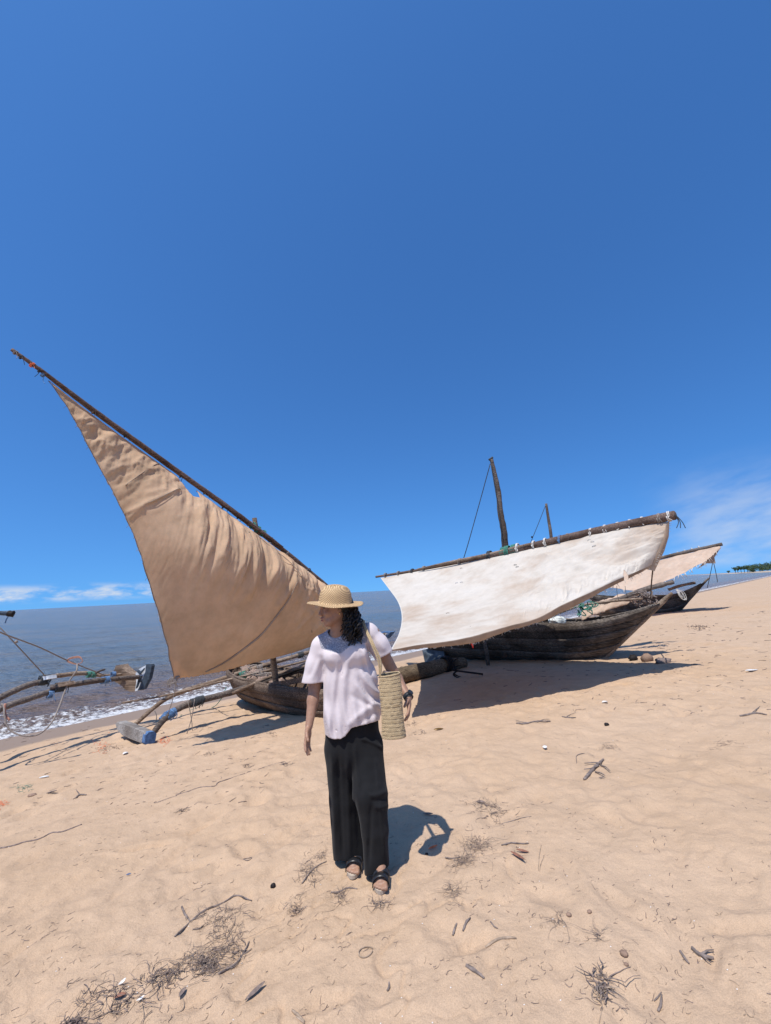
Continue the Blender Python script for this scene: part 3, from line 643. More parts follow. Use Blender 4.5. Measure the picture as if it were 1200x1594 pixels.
# gear in and along the hull
pbox(troot, [W(436, 1061, 7.2), W(470, 1053, 6.95), W(505, 1043, 6.7), W(505, 1053, 6.7), W(470, 1062, 6.95), W(438, 1069, 7.2)], np.array([.03, .03, 0]), MAT['hull_tan2'], 'side_board')
pbox(troot, [W(410, 1065, 7.45), W(437, 1060, 7.2), W(438, 1069, 7.2), W(414, 1071, 7.45)], np.array([.04, .04, 0]), MAT['pole_grey'], 'side_board')
MB().tube([W(400, 1063, 8.0), W(450, 1047, 8.0), W(480, 1034, 8.0), W(510, 1026, 8.0)], [.02, .035, .055, .06], 7, n=20, rough=.3).build('paddle', MAT['iron'], troot)
for (x0, y0, x1, y1, Y) in ((424, 1022, 425, 1044, 8.0), (418, 1016, 424, 1050, 8.0), (374, 1038, 375, 1056, 8.6), (398, 1034, 410, 1046, 8.4), (452, 1010, 452, 1030, 8.6), (274, 1058, 262, 1110, 6.6), (292, 1090, 300, 1150, 7.2), (303, 1088, 290, 1145, 7.0), (240, 1105, 243, 1122, 7.2)):
    rope(troot, [W(x0, y0, Y), W((x0+x1)/2+2, (y0+y1)/2, Y), W(x1, y1, Y)], .006, MAT['rope'], n=8)
rope(troot, [W(352, 1070, 7.9), W(344, 1088, 7.9), G(330, 1104), G(300, 1106), G(280, 1116)], .007, MAT['green_cord'], n=30)
# heap of net lying in the hull
nroot = empty('fishing_net', (*(tpt(.32, .9, 1)+tpt(.32, .9, -1))[:2]/2, gz+.45), 'heap of brown fishing net with white cords inside the hull under the tan sail', 'net')
mb = MB(); rs = np.random.RandomState(5)
for k in range(9):
    c = (tpt(.12+.05*k, .9, 1)*(.5+.3*rs.uniform(-1, 1)) + 0); a = tpt(.10+.05*k, .92, 1); b_ = tpt(.10+.05*k, .92, -1); f_ = rs.uniform(.3, .7)
    mb.blob(a*f_+b_*(1-f_)+np.array([0, 0, -.05]), (.17, .17, .10), k, .5, 9)
mb.build('net_pile', MAT['net'], nroot)
mb = MB()
for k in range(16):
    a = tpt(.1+.45*rs.rand(), .98, 1); b_ = tpt(.1+.45*rs.rand(), .98, -1); f_ = rs.uniform(.25, .75); c = a*f_+b_*(1-f_)
    mb.tube([c+np.array([rs.uniform(-.12, .12), rs.uniform(-.12, .12), rs.uniform(.0, .07)]) for _ in range(6)], .0065, 5, n=26)
mb.build('cord_tangle', MAT['rope'], nroot)['kind'] = 'stuff'

# ---- white-sailed boat ---------------------------------------------------
bw = np.array([5.88, 9.26]); st = np.array([1.06, 12.72]); gzw = gh(3.3, 11.1)
wroot = empty('large_sailboat', (3.3, 11.1, gzw), 'large dark planked sailing boat on the sand with broad white sail', 'sailboat')
wpt, whalf = hull(wroot, bw, st, 1.5, gzw-0.08, gzw+0.90, [MAT['hull_dark'], MAT['hull_grey']], strakes=6, transom=.55, stem_rise=0.40, rake=(1.35, 0.1), full=0.6, seed=9, stem_mat=MAT['pale_wood'], stern_mat=MAT['stern_paint'], n=34, thick=.028)
# blue grey painted stern quarter and rudder post
rud = pbox(wroot, [W(657, 1012, 12.75), W(690, 1003, 12.2), W(693, 1036, 12.0), W(664, 1044, 12.6)], np.array([.05, .05, 0]), MAT['stern_paint'], 'rudder')
MB().tube([W(750, 985, 10.4), W(757, 1012, 10.35), W(760, 1036, 10.3)], .045, 7, n=8, rough=.1).build('side_post', MAT['hull_dark'], wroot)
# knot hole ring on the bow planks
kp = wpt(.13, .74, 1); kp2 = wpt(.13, .74, -1)
kn = W(963, 966, 9.55)
MB().tube([kn+np.array([.075*math.cos(a)*.8, -.02-.075*math.cos(a)*.55, .06*math.sin(a)]) for a in np.linspace(0, 6.1, 12)], .014, 6, n=30, rough=.4).build('rope_becket', MAT['pole_pale'], wroot)
yl = W(585, 898, 12.0); yr = W(1050, 802, 6.9)
ypts = [yl, W(660, 886, 11.25), W(720, 873, 10.5), W(788, 859, 9.6), W(860, 842, 8.8), W(940, 824, 8.0), yr]
wy = MB().tube(ypts, [.03, .042, .055, .068, .073, .076, .08], 12, n=90, rough=.06).build('yard', MAT['pole'], wroot)
MB().tube([W(650, 886, 11.2), W(700, 875, 10.6), W(760, 863, 9.9), W(800, 853, 9.4), W(830, 846, 9.05)], [.02, .03, .035, .035, .03], 8, n=40, rough=.15).build('yard_splice', MAT['pole_pale'], wroot)
wyd = yr-yl
for i, (px, py, Y, mt, r) in enumerate(((600, 895, 11.8, 'rope', .05), (620, 892, 11.6, 'rope', .05), (642, 889, 11.4, 'rope_dark', .06), (660, 885, 11.2, 'rope', .06), (716, 874, 10.55, 'rope', .07), (762, 864, 9.95, 'rope_dark', .09), (784, 859, 9.7, 'green_cord', .10), (790, 857, 9.6, 'green_cord', .1), (800, 855, 9.5, 'green_cord', .1), (806, 853, 9.4, 'rope_white', .095), (831, 848, 9.1, 'rope_white', .081), (849, 844, 8.9, 'rope_white', .081), (872, 840, 8.7, 'blue_cord', .09), (884, 837, 8.6, 'rope', .081), (920, 829, 8.22, 'rope_white', .081), (942, 824, 8.0, 'rope_white', .081), (962, 820, 7.8, 'rope_white', .081), (981, 816, 7.6, 'rope_white', .081), (1000, 812, 7.4, 'rope_white', .081), (1026, 807, 7.12, 'rope', .081), (1041, 804, 6.98, 'rope_white', .081))):
    lash(wy, W(px, py, Y), wyd, r, MAT[mt], 2 if i > 8 else 4, .08, 40+i)
for dx in (0, 6, 14): rope(wroot, [W(1050, 800, 6.88), W(1056+dx*.4, 812, 6.88), W(1053+dx, 822, 6.88)], .006, MAT['rope_dark'], n=8)
# mast
mb_ = np.array([2.85, 11.0, gzw+.1]); mtp = W(765, 715, 10.35)
MB().tube([mb_, W(786, 852, 10.45), W(779, 798, 10.4), W(775, 760, 10.4), mtp], [.095, .085, .075, .06, .045], 9, n=40, rough=.14).build('mast', MAT['pole_grey'], wroot)
MB().tube([W(761, 716, 10.35), W(767, 712, 10.35)], .03, 6, n=4).build('mast_head', MAT['rope_dark'], wroot)
rope(wroot, [W(763, 722, 10.35), W(743, 795, 10.7), W(722, 868, 11.0), W(700, 930, 11.8), wpt(.95, 1, -1)], .011, MAT['rope_dark'], 'stay', 30)
rope(wroot, [W(764, 722, 10.35), W(777, 800, 10.3), W(783, 856, 10.3)], .010, MAT['rope_dark'], 'halyard', 20)
# white sail: yard edge to foot, foot swung well out towards the beach by the sea wind
TE = [(593, 900, 11.9), (660, 888, 11.2), (720, 876, 10.5), (788, 863, 9.6), (860, 847, 8.8), (940, 830, 8.0), (1000, 818, 7.4), (1042, 813, 6.98)]
FE = [(610, 1012, 5.87), (655, 1004, 5.95), (700, 998, 6.0), (745, 988, 6.1), (790, 975, 6.2), (835, 963, 6.3), (880, 940, 6.4), (920, 922, 6.5), (960, 904, 6.7), (990, 891, 6.85), (1021, 877, 7.1)]
nu, nv = 340, 170
A = crom([W(*p) for p in TE], nu); B = crom([W(*p) for p in FE], nu)
le = crom([W(593, 900, 11.9), W(606, 917, 11.0), W(620, 937, 9.9), W(626, 958, 8.9), (W(623, 983, 7.4)), W(610, 1012, 5.87)], nv)
ri = crom([W(1042, 813, 6.98), W(1040, 830, 6.98), W(1033, 852, 7.02), W(1021, 876, 7.1)], nv)
U, Vv = np.meshgrid(np.linspace(0, 1, nu), np.linspace(0, 1, nv), indexing='ij')
S = (1-Vv)[..., None]*A[:, None]+Vv[..., None]*B[:, None]+(1-U)[..., None]*le[None]+U[..., None]*ri[None]
S -= ((1-U)*(1-Vv))[..., None]*A[0]+(U*(1-Vv))[..., None]*A[-1]+((1-U)*Vv)[..., None]*B[0]+(U*Vv)[..., None]*B[-1]
pxs, pys = proj_np(S.reshape(-1, 3)); pxs = pxs.reshape(nu, nv); pys = pys.reshape(nu, nv)
nW = np.cross(B[nu//2]-A[nu//2], wyd); nW /= np.linalg.norm(nW); nW *= -1 if nW[2] < 0 else 1
edge = (np.sin(np.pi*Vv)**.8)*(np.sin(np.pi*np.clip(U, 0, 1))**.5)
# tension creases: right half swept up to the butt, ridged along the foot
q = fbm((pxs*0.35+pys*0.9)*0.062, (pxs-pys*.35)*0.010, 4, 81); w1 = 0.050*(1-2*np.abs(q)*2)*sstep(pxs, 760, 900)
q = fbm((pxs+pys*.35)*0.075, (pys-pxs*.2)*0.022, 4, 82); w2 = 0.034*(1-2*np.abs(q)*2)*np.exp(-((1-Vv)/.22)**2)*sstep(pxs, 740, 840)*sstep(1-Vv, 0.0, 0.1)
q = fbm(pxs*0.016, pys*0.05, 4, 83); w3 = 0.012*q
S = S+nW*(0.06*edge+w1*edge**.3+w2+w3)[..., None]
# hem hanging below the fold of the foot
hem = []
hw = np.interp(pxs[:, -1], [610, 640, 700, 745, 790, 835, 880, 920, 960, 1021], [.01, .03, .06, .075, .05, .05, .08, .07, .05, .02])*1.25
for j in range(1, 9):
    t = j/8
    row = S[:, -1]+np.array([.12, .35, -1.])[None]*(hw*t)[:, None]+np.array([.2, .6, 0])[None]*(hw*t*t*.5)[:, None]
    if j == 8: row = row+np.array([0, 0, 1.])*(0.022*fbm(pxs[:, -1]*.05, pxs[:, -1]*0, 5, 85))[:, None]
    hem.append(row)
S2 = np.concatenate([S, np.stack(hem, 1)], 1); nv2 = S2.shape[1]
keep = np.ones((nu-1, nv2-1), bool)
px2, py2 = proj_np(S2.reshape(-1, 3)); px2 = px2.reshape(nu, nv2); py2 = py2.reshape(nu, nv2)
keep &= ~inpoly((px2[:-1, :-1]+px2[1:, 1:])/2, (py2[:-1, :-1]+py2[1:, 1:])/2, [(971, 886), (978, 896), (977, 908), (972, 906), (970, 895)])
Fc = grid_faces(nu, nv2, keep)
# hem below the fold: shade of the turned-under foot painted as browner cloth
idx = [1 if (f[0] % nv2) >= nv-1 else 0 for f in Fc]
ws = mk('sail', S2.reshape(-1, 3), Fc, [MAT['white'], MAT['hem']], wroot, idx=idx)
md = ws.modifiers.new('thickness', 'SOLIDIFY'); md.thickness = 0.004
# dark folded luff strip at the right end
LS = [(1042, 811, 6.97, 1036, 818), (1041, 835, 6.99, 1033, 838), (1034, 858, 7.03, 1024, 858), (1024, 878, 7.08, 1012, 875), (1019, 889, 7.1, 1006, 886)]
V = []
for (x, y, Y, x2, y2) in LS: V += [W(x, y, Y), W((x+x2)/2, (y+y2)/2, Y-.05), W(x2, y2, Y-.03)]
mk('luff_fold', V, [(i*3+j, i*3+j+1, i*3+j+4, i*3+j+3) for i in range(4) for j in (0, 1)], MAT['hem'], ws)
mb = MB(); rs = np.random.RandomState(8)
for k in range(110):
    i = int(nu*(.12+.86*rs.rand())); p = S2[i, -1]; dv = np.array([rs.uniform(-.4, .6), rs.uniform(-.4, .2), rs.uniform(-1, -.1)])*rs.uniform(.02, .08)*(1.3 if px2[i, -1] > 850 else .5)
    mb.tube([p, p+dv*.5+np.array([.01, 0, 0]), p+dv], .0028, 4, n=4)
for k in range(24): p = W(1042-k, 815+k*2.8, 6.99); mb.tube([p, p+np.array([rs.uniform(.02, .06), 0, rs.uniform(-.04, .01)])], .003, 4, n=2)
mb.build('frayed_edge', MAT['rope_white'], ws)['kind'] = 'stuff'
MB().tube([S[0, int(j)] for j in np.linspace(0, nv-1, 30)], .011, 6, n=60).build('leech_rope', MAT['rope_white'], ws)
for (px, py, c) in ((720, 910, 'patch'), (712, 911, 'patch'), (698, 958, 'hem'), (806, 886, 'rope_dark'), (803, 883, 'rope_dark'), (918, 846, 'patch'), (924, 848, 'patch'), (718, 886, 'hem'), (926, 856, 'patch')):
    i, j = divmod(int(np.argmin((pxs-px)**2+(pys-py)**2)), nv); p = S[i, j]+nW*.012; d_ = (S[min(i+2, nu-1), j]-S[i-2, j]); d_ /= np.linalg.norm(d_)
    MB().tube([p-d_*.03, p+nW*.012, p+d_*.035], .008, 5, n=6, flat=.5).build('patch', MAT[c], ws)
MB().tube([W(1016, 888, 7.15), W(1014, 908, 8.2), W(1013, 932, 9.3)], .012, 6, n=8).build('tack_pole', MAT['pole_grey'], wroot)
red = pbox(wroot, [W(732, 994, 6.6), W(734, 993, 6.6), W(736, 1003, 6.6), W(736, 1009, 6.6), W(733, 1003, 6.6)], np.array([.01, .01, 0]), MAT['red'], 'red_rag')
for (x0, y0, x1, y1, Y, r) in ((960, 912, 963, 935, 8.5, .004), (973, 912, 977, 930, 8.5, .004), (732, 975, 733, 996, 6.6, .004)):
    rope(wroot, [W(x0, y0, Y), W((x0+x1)/2-1, (y0+y1)/2, Y), W(x1, y1, Y)], r, MAT['rope_dark'], n=8)
# thwarts and clutter on deck
for t in (.2, .38, .56, .74, .9):
    a = wpt(t, .93, 1); b_ = wpt(t, .93, -1); MB().box((a+b_)/2, (a-b_)/2*1.0, np.array([.7*.09, -.6*.09, 0]), np.array([0, 0, .018])).build('thwart', MAT['pale_wood'], wroot, smooth=False)
def inside(t, s, v=1.0, dz=0.0): a = wpt(t, v, 1); b_ = wpt(t, v, -1); return a*(.5+s/2)+b_*(.5-s/2)+np.array([0, 0, dz])
MB().tube([W(850, 962, 10.3), W(900, 944, 10.4), W(950, 936, 10.3), W(1000, 932, 10.1)], .03, 7, n=20, rough=.2).build('pole', MAT['pole_pale'], wroot)
MB().tube([W(915, 948, 10.7), W(960, 934, 10.7), W(1010, 916, 10.7), W(1048, 906, 10.6)], [.05, .06, .07, .05], 8, n=24, rough=.3).build('pole', MAT['pole_grey'], wroot)
# crumpled spare cloth lying along the far gunwale
croot = empty('folded_sailcloth', tuple(W(950, 938, 11.0)), 'crumpled cream sailcloth lying on the dark boat behind the tack pole', 'cloth')
TE2 = [(905, 952, 10.9), (930, 942, 10.9), (960, 932, 11.0), (1000, 922, 11.1)]; BE2 = [(905, 966, 10.6), (930, 957, 10.55), (960, 945, 10.6), (1000, 932, 10.8)]
A = crom([W(*p) for p in TE2], 50); B = crom([W(*p) for p in BE2], 50); SS = np.zeros((50, 16, 3))
for j in range(16): t = j/15; SS[:, j] = A+(B-A)*t+np.array([0, -.3, 1.])*.12*math.sin(math.pi*t)
qx = np.arange(50)[:, None]*.3+np.arange(16)[None]*.25; SS[..., 2] += .07*fbm(qx, np.arange(16)[None]*.3+0*qx, 3, 90)
o_ = mk('cloth_heap', SS.reshape(-1, 3), grid_faces(50, 16), MAT['pink'], croot); o_.modifiers.new('t', 'SOLIDIFY').thickness = .02
fb = pbox(None, [W(912, 952, 10.75), W(936, 945, 10.75), W(938, 956, 10.75), W(914, 962, 10.75)], np.array([.2, .25, .02]), MAT['foam_block'], 'foam_block') if False else None
mb = MB(); P0 = inside(.36, .3, 1.0, .05); mb.blob(P0, (.22, .2, .12), 3, .35, 7); o_ = mb.build('foam_block', MAT['foam_block'], None, smooth=False, loc=P0); setp(o_, 'grubby pale foam block lying on the dark boat amidships', 'foam block')
mb = MB()
for k in range(10): c = W(912+random.uniform(-14, 12), 950+random.uniform(-8, 6), 10.0); mb.tube([c+np.array([random.uniform(-.12, .12), random.uniform(-.1, .1), random.uniform(-.08, .1)]) for _ in range(5)], .012, 5, n=22)
setp(mb.build('cord_tangle', MAT['green_cord'], None, loc=W(912, 955, 10.0)), 'tangle of green cord on the deck of the dark boat', 'cord')
mb = MB()
for k in range(14): c = W(1000+random.uniform(-18, 18), 932+random.uniform(-8, 8), 10.3); mb.tube([c+np.array([random.uniform(-.15, .15), random.uniform(-.1, .1), random.uniform(-.09, .09)]) for _ in range(5)], .013, 5, n=22)
setp(mb.build('rope_heap', MAT['stick'], None, loc=W(1000, 935, 10.3)), 'heap of old brown rope at the foot of the tack pole', 'rope')
mb = MB()
_q = np.random.RandomState(31)
for k in range(5): c = W(1054, 918, 9.1); e_ = lambda s_=.025: _q.uniform(-s_, s_, 3); mb.tube([c+e_(), c+np.array([.05+.03*k, .02*k, -.05])+e_(), c+np.array([.06+.025*k, 0, -.15-.02*k])+e_(), c+np.array([.02, -.02, -.12-.015*k])+e_(), c+e_()], .0042, 5, n=30)
setp(mb.build('hanging_cord', MAT['rope_white'], None, loc=W(1054, 918, 9.1)), 'loops of white cord hanging from the pale bow tip', 'cord')
# log with lashing, grapnel anchor
lg = MB(); LA = [W(600, 1057, 9.35), W(640, 1048, 9.7), W(690, 1037, 10.2), W(722, 1032, 10.6)]
lg.tube(LA, [.17, .175, .17, .13], 14, n=40, rough=.10)
lo = lg.build('float_log', MAT['log'], None, loc=LA[1]); setp(lo, 'thick brown float log lying on the sand beside the basket bag', 'log')
lash(lo, W(694, 1035, 10.2), LA[3]-LA[2], .17, MAT['iron'], 4, .1, 3)
ar = empty('grapnel_anchor', G(712, 1056), 'black grapnel anchor with bent flukes in the shade by the log', 'anchor')
hub = G(712, 1056)+np.array([0, 0, .14]); tip_ = G(752, 1056)+np.array([0, 0, .05])
MB().tube([hub, tip_], .02, 7, n=6).build('shank', MAT['iron'], ar)
for k in range(5):
    an = 2*math.pi*k/5+.4; rdir = np.array([.2*math.cos(an), .3*math.cos(an), math.sin(an)]); rdir[2] = max(rdir[2], -.5)
    MB().tube([hub, hub+rdir*.12+np.array([-.07, 0, 0]), hub+rdir*.22+np.array([-.02, 0, 0]), hub+rdir*.27+np.array([.06, 0, 0])], [.016, .016, .014, .006], 6, n=12).build('fluke', MAT['iron'], ar)

# ---- third boat ----------------------------------------------------------
tr = np.array([15.95, 22.35]); ts3 = tr+np.array([-.72, .69])*5.2; gz3 = gh(13.5, 24.2)
r3 = empty('distant_sailboat', (14.2, 24.0, gz3), 'dark boat farther up the beach with pinkish sail, beyond the pale bow', 'sailboat')
p3, _ = hull(r3, tr+np.array([.45, -.45]), ts3, 1.7, gz3-.15, gz3+.98, [MAT['hull_dark'], MAT['hull_grey']], strakes=5, stem_rise=.65, rake=(1.5, .3), full=.6, seed=21, n=24, thick=.03)
y3 = MB().tube([W(940, 893, 25), W(1000, 876, 23.2), W(1060, 861, 21.6), W(1124, 847, 20.2)], [.05, .08, .09, .08], 8, n=24, rough=.1).build('yard', MAT['pole_grey'], r3)
for k in range(9): lash(y3, W(1000+k*11, 876.5-k*2.9, 23.2-k*.26), np.array([1, -.6, .2]), .10, MAT['rope_white'], 2, .1, 70+k)
nu, nv = 120, 60
A = crom([W(940, 895, 25), W(1000, 879, 23.2), W(1060, 864, 21.6), W(1120, 850, 20.2)], nu); B = crom([W(950, 914, 22), W(990, 919, 20.8), W(1030, 908, 20.2), (W(1070, 889, 19.9)), W(1100, 872, 19.8), W(1122, 853, 20.1)], nu)
U, Vv = np.meshgrid(np.linspace(0, 1, nu), np.linspace(0, 1, nv), indexing='ij'); S = A[:, None]*(1-Vv)[..., None]+B[:, None]*Vv[..., None]
S += np.array([0, -.5, .8])*(.15*np.sin(np.pi*Vv)*np.sin(np.pi*U)**.5+.06*fbm(U*14+Vv*3, Vv*3, 3, 91))[..., None]
S[:, -1, 2] += .1*fbm(np.linspace(0, 20, nu), np.zeros(nu), 3, 92)
s3 = mk('sail', S.reshape(-1, 3), grid_faces(nu, nv), MAT['pink'], r3); s3.modifiers.new('t', 'SOLIDIFY').thickness = .006
V = [W(1122, 852, 20.1), W(1112, 868, 20.0), W(1104, 874, 20.0), W(1114, 877, 20.0), W(1100, 877, 19.95), W(1085, 886, 19.9), W(1108, 862, 20.0)]
mk('loose_corner', V, [(0, 1, 6), (1, 2, 6), (1, 3, 2), (2, 3, 4), (6, 2, 4, 5)], MAT['hem'], s3)
mb = MB()
for k in range(30): i = int(nu*(.1+.85*random.random())); p = S[i, -1]; mb.tube([p, p+np.array([random.uniform(-.1, .1), 0, random.uniform(-.22, -.05)])], .012, 4, n=2)
mb.build('frayed_edge', MAT['rope_white'], s3)['kind'] = 'stuff'
MB().tube([W(862, 905, 24.2), W(858, 838, 24), W(854, 810, 24), W(850, 784, 24)], [.11, .1, .085, .07], 8, n=16, rough=.12).build('mast', MAT['pole_grey'], r3)
rope(r3, [W(849, 787, 24), W(838, 815, 24.2), W(827, 842, 24.5), W(812, 880, 25)], .018, MAT['rope_dark'], 'stay', 12)
MB().blob(W(828, 836, 24.4), .06, 2, .5, 5).build('stay_knot', MAT['iron'], r3)
rope(r3, [W(1109, 877, 20.0), W(1106, 892, 20.9), W(1101, 915, 21.9)], .014, MAT['rope_dark'], n=8); rope(r3, [W(1111, 877, 20.0), W(1114, 890, 20.9), W(1117, 906, 21.8)], .014, MAT['rope_dark'], n=8)
MB().tube([W(1040, 918, 22.5), W(1058, 912, 22.2), W(1082, 907, 22)], .07, 7, n=8, rough=.3).build('outrigger_pole', MAT['pole_pale'], r3)

# ---- boat at the left edge: only its float, booms and ropes reach into view
h4 = np.array([-9.3, 6.3]); gz4 = gh(-8.3, 5.2)
r4 = empty('moored_outrigger', (-8.6, 5.6, gz4), 'outrigger at the left edge, its two booms reaching out to a painted float', 'sailboat')
p4, _ = hull(r4, h4+np.array([-.72, .69])*1.6, h4+np.array([.72, -.69])*2.6, 1.0, gz4-.05, gz4+.6, [MAT['hull_tan'], MAT['hull_grey']], strakes=4, stem_rise=.1, rake=(.15, .2), seed=33)
B1 = [p4(.30, 1.05, 1), W(-70, 1125, 6.3), W(0, 1086, 6.7), W(45, 1066, 7.0), W(72, 1061, 7.2)]
B1b = [W(66, 1058, 7.15), W(90, 1052, 7.3), W(130, 1048, 7.6), W(165, 1052, 7.8), W(190, 1049, 7.9)]
B2 = [p4(.55, 1.05, 1), W(-70, 1145, 5.9), W(0, 1104, 6.3), W(50, 1086, 6.6), W(85, 1074, 6.9)]
B2b = [W(78, 1070, 6.8), W(110, 1066, 7.0), W(150, 1060, 7.3), W(190, 1056, 7.6), W(216, 1054, 7.85)]
bo = []
for pts, r_, mt in ((B1, [.05, .05, .05, .05, .045], 'pole_grey'), (B1b, [.035, .038, .036, .03, .02], 'pole_pale'), (B2, [.05, .05, .048, .045, .045], 'pole_grey'), (B2b, [.035, .04, .042, .04, .036], 'pole_grey')):
    bo.append(MB().tube(pts, r_, 8, n=40, rough=.15).build('boom', MAT[mt], r4))
MB().tube([W(138, 1054, 7.6), W(152, 1046, 7.6), W(163, 1042, 7.6)], .018, 6, n=8, rough=.2).build('peg', MAT['pole_grey'], r4)
for (px, py, Y, mt, r_) in ((66, 1059, 7.15, 'rope_dark', .07), (72, 1058, 7.2, 'rope_dark', .07), (90, 1070, 6.9, 'rope_dark', .065), (98, 1069, 6.95, 'rope_dark', .065), (138, 1050, 7.6, 'green_cord', .045), (145, 1050, 7.6, 'green_cord', .045), (160, 1059, 7.4, 'blue_cord', .05), (166, 1058, 7.4, 'blue_cord', .05), (78, 1081, 6.8, 'blue_cord', .05), (176, 1050, 7.8, 'blue_cord', .045)):
    lash(r4, W(px, py, Y), B2b[3]-B2b[1], r_, MAT[mt], 5, .1, int(px))
pbox(r4, [W(66, 1053, 7.1), W(74, 1052, 7.1), W(75, 1057, 7.1), W(67, 1059, 7.1)], np.array([.08, .08, 0]), MAT['white_paint'], 'wedge')
pbox(r4, [W(87, 1063, 6.85), W(98, 1062, 6.85), W(101, 1067, 6.85), W(84, 1072, 6.85)], np.array([.1, .1, 0]), MAT['pole_pale'], 'wedge')
FY = 7.95
tvf = np.array([.10, .09, 0])
ff = pbox(r4, [W(x, y, FY) for x, y in ((180, 1036), (186, 1035), (190, 1040), (197, 1046), (204, 1049), (211, 1049), (213, 1060), (211, 1076), (203, 1077), (194, 1073), (190, 1068), (177, 1060), (176, 1048))], tvf, MAT['pole_pale'], 'outrigger_float')
pbox(ff, [W(x, y, FY-.04) for x, y in ((211, 1048), (217, 1041), (226, 1036), (229, 1034), (226, 1046), (220, 1062), (214, 1075), (210, 1076), (212, 1062))], tvf*.6, MAT['white_paint'], 'painted_bow')
pbox(ff, [W(x, y, FY-.05) for x, y in ((227, 1034), (235, 1034), (236, 1037), (232, 1056), (223, 1073), (214, 1075), (220, 1062), (226, 1046))], tvf*.4, MAT['black_paint'], 'painted_edge')
for pl in ([(212, 1045), (217, 1050), (223, 1043), (224, 1040), (218, 1046), (215, 1043)], [(216, 1052), (220, 1052), (213, 1070), (211, 1072)], [(216, 1058), (219, 1058), (218, 1062), (215, 1062)]):
    pbox(ff, [W(x, y, FY-.075) for x, y in pl], tvf*.15, MAT['black_paint'], 'painted_mark')
rope(r4, [W(-40, 960, 5.6), W(0, 984, 6.0), W(60, 1007, 6.6), W(105, 1028, 7.1), W(165, 1052, 7.75)], .010, MAT['rope'], n=30)
rope(r4, [W(-20, 956, 6.4), W(20, 998, 6.6), W(70, 1052, 7.1)], .009, MAT['rope'], n=16)
mb = MB()
for k in range(3): mb.tube([W(104+k, 1027, 7.1), W(112, 1023+k, 7.1), W(124, 1022+k, 7.1), W(128, 1030, 7.1), W(118, 1034, 7.1), W(104, 1030-k, 7.1)], .006, 5, n=30)
mb.build('knot', MAT['rope_red'], r4)
rope(r4, [W(120, 1034, 7.1), W(119, 1044, 7.0), W(108, 1060, 6.95), W(100, 1078, 6.85), W(92, 1100, 6.7), W(80, 1125, 6.5), W(60, 1143, 6.3), W(35, 1145, 6.2), W(14, 1135, 6.15), W(7, 1115, 6.15), W(6, 1100, 6.2), W(2, 1096, 6.2)], .012, MAT['rope'], n=70)
rope(r4, [W(8, 1095, 6.2), W(8, 1112, 6.2), W(15, 1121, 6.2)], .014, MAT['rope_red'], n=12)
MB().blob(W(25, 999, 6.3), .022, 1, .4, 5).build('knot', MAT['rope'], r4)
y4 = MB().tube([W(-60, 945, 5.4), W(-10, 953, 5.6), W(18, 956, 5.7)], [.03, .03, .025], 8, n=10, rough=.1).build('spar', MAT['black_paint'], r4)
MB().tube([W(12, 955, 5.68), W(21, 956, 5.7)], .04, 7, n=5, rough=.3).build('spar_lashing', MAT['iron'], r4)
rope(r4, [W(14, 958, 5.68), W(10, 964, 5.68), W(8, 970, 5.68)], .007, MAT['blue_cord'], n=8)
